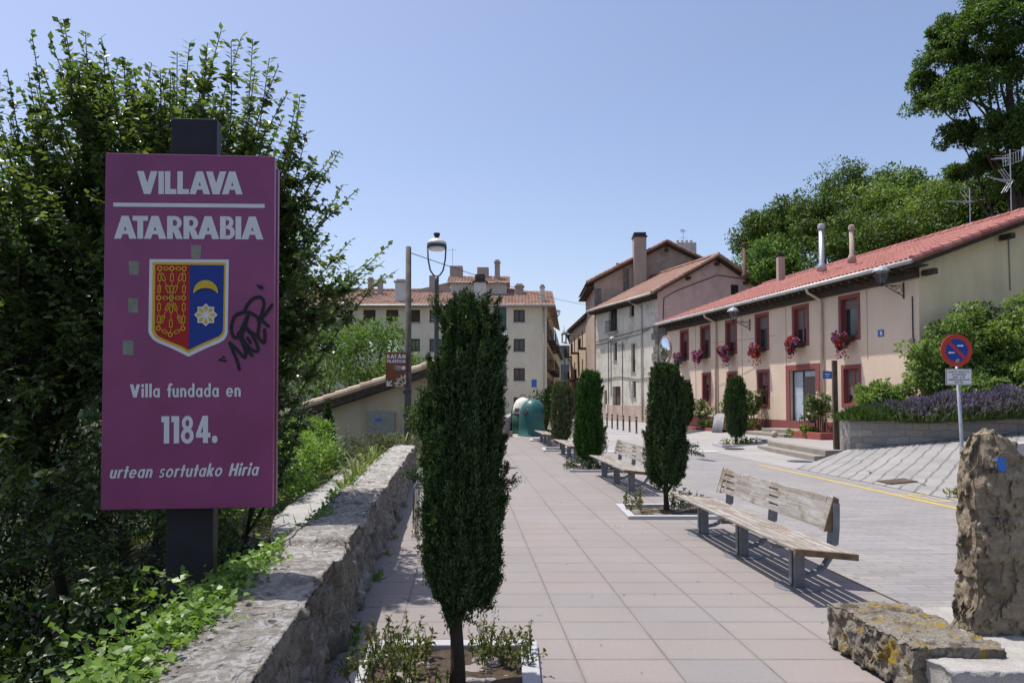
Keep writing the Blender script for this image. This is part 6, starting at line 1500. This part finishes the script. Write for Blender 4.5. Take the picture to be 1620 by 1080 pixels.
# dark undergrowth below the sign
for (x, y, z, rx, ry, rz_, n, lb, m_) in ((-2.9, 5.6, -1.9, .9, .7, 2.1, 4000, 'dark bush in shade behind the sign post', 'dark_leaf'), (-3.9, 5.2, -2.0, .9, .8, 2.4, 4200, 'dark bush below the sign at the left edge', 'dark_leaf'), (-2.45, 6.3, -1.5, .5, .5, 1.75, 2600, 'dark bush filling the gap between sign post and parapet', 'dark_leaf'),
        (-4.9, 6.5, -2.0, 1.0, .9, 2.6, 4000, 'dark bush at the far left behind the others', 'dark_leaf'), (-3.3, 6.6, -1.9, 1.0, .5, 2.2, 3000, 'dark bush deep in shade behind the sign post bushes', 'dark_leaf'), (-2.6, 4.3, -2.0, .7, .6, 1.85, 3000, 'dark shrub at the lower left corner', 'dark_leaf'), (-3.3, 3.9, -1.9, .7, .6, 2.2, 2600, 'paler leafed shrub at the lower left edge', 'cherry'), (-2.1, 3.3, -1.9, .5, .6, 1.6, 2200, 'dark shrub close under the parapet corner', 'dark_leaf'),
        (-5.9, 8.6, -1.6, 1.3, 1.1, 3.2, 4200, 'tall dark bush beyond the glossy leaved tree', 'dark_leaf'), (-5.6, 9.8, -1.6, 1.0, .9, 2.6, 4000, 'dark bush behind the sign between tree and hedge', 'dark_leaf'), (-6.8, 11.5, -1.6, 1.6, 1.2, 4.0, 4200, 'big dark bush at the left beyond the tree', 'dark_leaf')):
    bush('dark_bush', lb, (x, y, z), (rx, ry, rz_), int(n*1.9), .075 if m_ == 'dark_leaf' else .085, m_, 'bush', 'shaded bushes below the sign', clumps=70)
# bright hedge beside the ledge
hd = thing('hedge', 'bright green leafy hedge outside the parapet', 'hedge', (-4.45, 11.6, 0))
mb = MB()
for k in range(16): MB().tube([(.9-k*.09+.05*random.random(), -3.6+k*.5, -.1), (.9-k*.09, -3.6+k*.5, .6)], [.02,.01], 5).build('stem', 'bark', hd)
PP, DD = [], []
for k in range(200):
    f = random.random(); y = -3.4+f*7.6; x = .85-.17*y*.55+random.uniform(-.75, .25); hz = .92+.14*math.sin(y*2)+.08*math.sin(y*5.3)
    c = np.array([x, y, random.choice((hz, hz, hz, .5, .3, .65))*random.uniform(.85, 1.05)]); m = 110; d = rdir(m, .3); PP.append(c+d*rng.uniform(.5,1,(m,1))*np.array([.26,.26,.17])); DD.append(d)
PP = np.concatenate(PP); DD = np.concatenate(DD); n = len(PP)
leaf_mesh('foliage', PP, DD+rdir(n)*.7, nrm(rdir(n)*.6+np.array([0,0,1])), rng.uniform(.045,.085,n), rng.uniform(.028,.045,n), 'hedge_leaf', hd)
# sword leaved clumps and junipers near the parapet end
def sword(label, x, y, z, h, n):
    t = thing('yucca', label, 'plant', (x, y, z), 0, 'sword leaved plants by the parapet'); mb = MB()
    for i in range(n):
        a = random.uniform(0, 6.28); l = h*random.uniform(.6, 1.1); o = random.uniform(.15, .75); w = .018
        pts = [Vector((0,0,0)), Vector((math.cos(a)*o*l*.35, math.sin(a)*o*l*.35, l*.55)), Vector((math.cos(a)*o*l*.8, math.sin(a)*o*l*.8, l*.88)), Vector((math.cos(a)*o*l*1.15, math.sin(a)*o*l*1.15, l*.9*(1-.4*o)+.1))]
        s = Vector((-math.sin(a), math.cos(a), 0)); b = len(mb.v)
        for p, ww in zip(pts, (w, w*1.1, w*.8, .002)): mb.v += [tuple(p-s*ww), tuple(p+s*ww)]
        mb.f += [(b+2*j, b+2*j+1, b+2*j+3, b+2*j+2) for j in range(3)]
    mb.build('blades', 'yucca_leaf', t); return t
for k, (x, y, h, lb) in enumerate(((-2.45, 11.0, .62, 'nearest sword leaved clump beside the parapet'), (-2.62, 12.4, .72, 'second sword leaved clump beside the parapet'), (-2.75, 13.8, .75, 'middle sword leaved clump by the parapet'), (-2.95, 15.2, .8, 'upright sword leaved clump before the juniper'), (-2.9, 18.6, 1.1, 'tallest pale sword leaved clump at the foot of the wooden pole'))):
    sword(lb, x, y, -.0 if k < 4 else -.2, h, 60)
def juniper(label, x, y, z, w, h, n):
    t = thing('juniper', label, 'juniper', (x, y, z), 0, 'spreading junipers by the shed'); mb = MB(); PP, DD = [], []
    for i in range(26):
        a = random.uniform(0, 6.28); tip = Vector((math.cos(a)*w*random.uniform(.5,1), math.sin(a)*w*.6, h*random.uniform(.5,1.05)))
        pts = limb(mb, (0,0,0), tip, .02, .004, .15, 5, 4); m = n//26
        u = rng.uniform(.3, 1, m); k = np.minimum((u*5).astype(int), 4); pa = np.array([list(p) for p in pts]); base = pa[k]+(pa[k+1]-pa[k])*(u*5-k)[:,None]
        PP.append(base+rng.normal(size=(m,3))*.05); DD.append(np.array(tip)/tip.length*.9+rng.normal(size=(m,3))*.5)
    mb.build('branches', 'bark', t); PP = np.concatenate(PP); DD = np.concatenate(DD); leaf_mesh('foliage', PP, DD, rdir(len(PP)), .10, .016, 'juniper', t); return t
juniper('grey green juniper spreading over the parapet end', -3.1, 17.2, .1, 1.3, .75, 4200)
juniper('second juniper between hedge and shed', -4.3, 18.0, .0, 1.4, .85, 3600)
bush('evergreen_bush', 'loose green shrub hugging the wooden pole', (-2.3, 19.0, -.5), (.65, .55, 2.3), 2600, .085, 'hill_leaf', 'bush')
c_ = at(518, 690, 18)
cypress('cypress', 'small dark cone shaped cypress in front of the shed wall', c_.x, 18, 2.75, .1, [(0,.12),(.1,.26),(.3,.25),(.6,.17),(.85,.08),(1,.02)], 1600, 'cypress', 'garden cypresses', .09, .04, 40)
bpy.data.objects[[o.name for o in SC.objects if o.get('label', '').startswith('small dark cone')][0]].location.z = -1.05
# ivy creeping over the parapet edge
iv = thing('ivy', 'bright ivy creeping along the outer edge of the parapet', 'ivy', (0, 0, 0))
PP, DD, NN = [], [], []; mb = MB()
def ivy_cluster(y, n, sx_, sz_, zc, xo=0.):
    x = wallx(y)-.50+xo; P = np.stack([x+rng.normal(size=n)*sx_, y+rng.normal(size=n)*.12, zc+np.abs(rng.normal(size=n))*sz_], 1)
    PP.append(P); d = rdir(n); d[:,2] = d[:,2]*.4-.15; DD.append(d); NN.append(nrm(np.array([0.2,-.3,1.])+rng.normal(size=(n,3))*.45))
for y in np.arange(2.3, 4.75, .05): ivy_cluster(y, 60, .075, .05, .62, -.02-.02*math.sin(y*5))
for y in np.arange(2.6, 4.4, .12): ivy_cluster(y, 26, .10, .03, .5, -.16)
for y in np.arange(4.7, 9.0, .07): ivy_cluster(y, 16, .045, .025, .60+.02*math.sin(y*4), -.0+.05*math.sin(y*2.1))
for y in np.arange(8.5, 15.5, .10): ivy_cluster(y, 10, .05, .05, .55, .0)
for k in range(9):
    y = 2.9+k*.14; b = Vector((wallx(y)-.56, y, .62)); e = b+Vector((-random.uniform(.1,.32), random.uniform(-.1,.2), random.uniform(.02,.22))); pts = limb(mb, b, e, .004, .002, .2, 6, 4)
    P = np.array([list(p) for p in pts[1:]]); PP.append(np.repeat(P, 3, 0)+rng.normal(size=(len(P)*3,3))*.012); DD.append(rdir(len(P)*3)); NN.append(nrm(np.array([0,-.2,1.])+rng.normal(size=(len(P)*3,3))*.4))
for y in np.arange(2.3, 15, .5): mb.tube([(wallx(y)-.49, y, .655), (wallx(y+.25)-.46, y+.25, .662), (wallx(y+.5)-.49, y+.5, .655)], .005, 4)
mb.build('stems', 'bark', iv); PP = np.concatenate(PP); n = len(PP)
leaf_mesh('leaves', PP, np.concatenate(DD), np.concatenate(NN), rng.uniform(.022,.055,n), rng.uniform(.022,.05,n), 'ivy_leaf', iv, .1)
# weeds in the joint at the foot of the parapet
def strip(name, label, ys, n, spread, L_, mat, xo=.03, z=0.):
    k = n; y = rng.choice(ys, k)+rng.normal(size=k)*spread; P = np.stack([wallx(y)+xo+np.abs(rng.normal(size=k))*.03, y, np.full(k, z)], 1)
    o = leaf_mesh(name, P, rdir(k, 1.0), rdir(k), L_*rng.uniform(.4,1.2,k), L_*.22, mat); return tag(o, label, 'weeds', None, 'stuff')
strip('weeds', 'green weeds sprouting along the foot of the parapet', np.array([4.6, 4.9, 5.15, 5.4, 6.9, 7.1, 8.0, 8.9, 10.2, 11.5]), 300, .07, .07, 'hedge_leaf')
yy = rng.uniform(8, 15.8, 1500); P = np.stack([wallx(yy)-.53-np.abs(rng.normal(size=1500))*.04, yy, np.full(1500, .2)+rng.uniform(0,.3,1500)], 1)
tag(leaf_mesh('grass', P, rdir(1500, 1.2), rdir(1500), rng.uniform(.08,.22,1500), .012, 'grass_leaf'), 'long grass growing along the outside of the parapet', 'grass', None, 'stuff')
P = np.stack([rng.uniform(-7.5,-2.6,2600), rng.uniform(8.5,18,2600), np.zeros(2600)], 1); P[:,2] = terrain(P[:,0], P[:,1])
tag(leaf_mesh('grass', P, rdir(2600, .8), rdir(2600), rng.uniform(.1,.3,2600), .02, 'grass_leaf'), 'rough grass on the garden bank by the shed', 'grass', None, 'stuff')

n = 170; yy = rng.uniform(3.5, 16, n); P = np.stack([np.where(rng.random(n) < .6, wallx(yy)+.08+np.abs(rng.normal(size=n))*.25, rng.uniform(-1, 3, n)-.065*yy), yy, np.full(n, .006)], 1)
d = rdir(n); d[:, 2] = .05; tag(leaf_mesh('leaf_litter', P, d, np.array([0,0,1.])+rng.normal(size=(n,3))*.2, rng.uniform(.015,.04,n), rng.uniform(.01,.022,n), 'dry_leaf', None, .2), 'scattered dry leaf litter on the promenade paving', 'leaf litter', None, 'stuff')
# ================================================================== TREES BEYOND
g1 = 'trees behind the tiled shed'
for (px, py, Y, rx, rz_, lb) in ((590, 575, 36, 2.3, 2.4, 'pale green tree right behind the tiled shed'), (520, 590, 34, 2.4, 2.2, 'pale green tree left behind the tiled shed'), (632, 600, 40, 1.6, 1.6, 'small pale tree beside the cream building')):
    c = at(px, py, Y); broad_tree('ash_tree', lb, (c.x, Y, -1.2), (c.x, Y, c.z-.6), c, (rx, rx, rz_), 70, 70, rx*.28, .20, 'ash_leaf', g1, .13, 6, wr=.4)
for (px, py, Y, rx, rz_, lb) in ((440, 600, 48, 4, 3.6, 'mid green tree far behind the sign'), (300, 560, 52, 5, 4.5, 'mid green tree hidden behind the glossy tree'), (120, 560, 44, 5, 4.5, 'mid green tree at the far left'), (-60, 560, 42, 5, 4.5, 'mid green tree beyond the left edge')):
    c = at(px, py, Y); broad_tree('riverside_tree', lb, (c.x, Y, -2), (c.x, Y, c.z-1), c, (rx, rx, rz_), 60, 60, rx*.28, .30, 'hill_leaf', 'trees along the river', .2, 6)
g2 = 'trees on the hillside behind the houses'
for (px, py, Y, rx, rz_, m_, lf, lb) in (
    (1210, 385, 62, 3.2, 3.0, 'hill_leaf', .24, 'leftmost loose hillside tree above the pink gable'), (1255, 370, 60, 3.0, 3.2, 'hill_leaf', .24, 'hillside tree behind the squat concrete chimney'), (1225, 425, 55, 3.0, 2.2, 'ash_leaf', .24, 'pale low hillside tree by the squat chimney'),
    (1345, 325, 54, 3.4, 3.2, 'hill_leaf', .20, 'rounded ivy clad hillside tree, highest of the dense group'), (1300, 370, 52, 2.6, 2.6, 'hill_leaf', .20, 'dense hillside tree behind the shiny metal flue'), (1400, 345, 50, 3.0, 2.8, 'bramble', .20, 'yellowish hillside tree right of the rounded one'),
    (1440, 320, 52, 3.2, 2.6, 'big_leaf', .22, 'darker hillside tree left of the roof antennas'), (1480, 345, 46, 2.8, 2.2, 'bramble', .20, 'flowering pale hillside shrub tree near the antennas'), (1355, 390, 46, 3.0, 1.9, 'hill_leaf', .2, 'low hillside tree behind the pinkish flue'),
    (1550, 330, 42, 3.0, 2.2, 'hill_leaf', .2, 'green hillside tree behind the larger antenna'), (1440, 385, 42, 3.0, 1.5, 'hill_leaf', .2, 'low dense shrub tree just over the red ridge'), (1640, 330, 40, 3.0, 2.6, 'hill_leaf', .2, 'green hillside tree at the right edge')):
    c = at(px, py, Y); gz = float(terrain(np.array(c.x), np.array(float(Y)))); b = min(gz, c.z-rz_)
    broad_tree('hillside_tree', lb, (c.x, Y, b-.3), (c.x+.2, Y, c.z-.5), c, (rx, rx, rz_), 90, 110, rx*.27, lf*1.08, m_, g2, .2, 6, .3)
# tall tree upper right
tt = at(1600, 150, 36); gz = float(terrain(np.array(tt.x), np.array(36.)))
big = thing('tall_tree', 'very tall tree towering over the salmon house roof', 'tree', (tt.x+.4, 36, gz-.3)); bo = np.array([tt.x+.4, 36, gz-.3]); mb = MB()
tr_pts = limb(mb, (0,0,0), (-.6, 0, tt.z-gz+2.0), .45, .12, .05, 12, 10)
cl = [(1545,40,1.7,1.5),(1600,20,2.0,1.8),(1500,100,1.6,1.3),(1475,160,1.25,1.0),(1530,150,1.5,1.3),(1580,110,1.7,1.4),(1520,215,1.2,.8),(1600,215,1.6,1.3),(1640,90,2,2),(1660,180,2,1.8),(1560,262,1.0,.7),(1610,285,1.2,.9),(1520,275,.7,.45),(1560,-40,2,1.5),(1640,-40,2,1.6),(1680,260,1.7,1.4),(1500,60,1.0,.8),(1460,130,.7,.55)]
for k, (px, py, rx, rz_) in enumerate(cl):
    Y = 36+((k*37) % 7-3)*.55; c = at(px, py, Y); limb(mb, tr_pts[5+(k % 6)], Vector(c)-Vector(bo), .10, .02, .12)
mb.build('trunk', 'bark', big, True)
Ps, ds = [], []
for k, (px, py, rx, rz_) in enumerate(cl):
    Y = 36+((k*37) % 7-3)*.55; c = np.array(at(px, py, Y))-bo; P, d = crown_points(c, (rx, rx*1.1, rz_), 38, int(105*rx), rx*.30, .35, .75); Ps.append(P); ds.append(d)
Ps = np.concatenate(Ps); ds = np.concatenate(ds); n = len(Ps); L_ = .19*rng.uniform(.6,1.3,n)
leaf_mesh('crown', Ps, nrm(ds*.5+rdir(n)*.9+np.array([0,0,-.25])), nrm(ds+rdir(n)*.7+np.array([0,0,.4])), L_, L_*.42, 'big_leaf', big)

n = 26000; X = rng.uniform(16, 75, n); Y = rng.uniform(9, 90, n); k_ = X > 23+.05*Y; X, Y = X[k_], Y[k_]; Z = terrain(X, Y); n = len(X)
tag(leaf_mesh('undergrowth', np.stack([X, Y, Z], 1)+rng.normal(size=(n,3))*.15, rdir(n, .9), rdir(n), rng.uniform(.3,.9,n), rng.uniform(.12,.35,n), 'bramble'), 'rough green undergrowth covering the slope behind the houses', 'undergrowth', None, 'stuff')
# ================================================================== CABLES AND A BIRD
def cable(label, p, q, sag, r=.011):
    p, q = Vector(p), Vector(q); pts = [p.lerp(q, t)-Vector((0,0,sag*4*t*(1-t))) for t in np.linspace(0, 1, 15)]
    o = MB().tube([a-p for a in pts], r, 5).build('overhead_cable', 'cable'); o.location = p; return tag(o, label, 'cable')
cable('thin cable from the wooden pole to the grey house eaves', (px0.x+.05, 20, 5.75), gh_w(9.5, .8, 9.6), .25, .012)
cable('thin cable running along behind the red roof ridge', rh_w(-1, -8.5, 8.9), rh_w(19, -7.5, 8.6), .5, .02)
cable('slack pale cable strung before the salmon house front', rh_w(7.6, .2, 4.35), rh_w(13.6, .6, 4.45), .05, .008)
p = at(555, 332, 45); bd = thing('bird', 'tiny dark swift flying in the open sky', 'bird', p)
MB().tube([(-.09,0,0),(-.05,0,.005),(.0,0,.008),(.05,0,.01),(.085,0,.012)], [.006,.018,.024,.018,.005], 8).add([(.03,0,.01),(-.02,0,.01),(-.09,.12,.06),(-.12,.20,.05),(-.02,.11,.06)], [(0,1,2,3,4)]).add([(.03,0,.012),(-.02,0,.012),(-.09,-.12,.08),(-.13,-.20,.10),(-.02,-.11,.08)], [(0,1,2,3,4)]).add([(-.08,0,0),(-.16,.03,0),(-.13,0,0),(-.16,-.03,0)], [(0,1,2,3)]).build('body', 'bird', bd)
bd.rotation_euler = (.5, .3, .9)
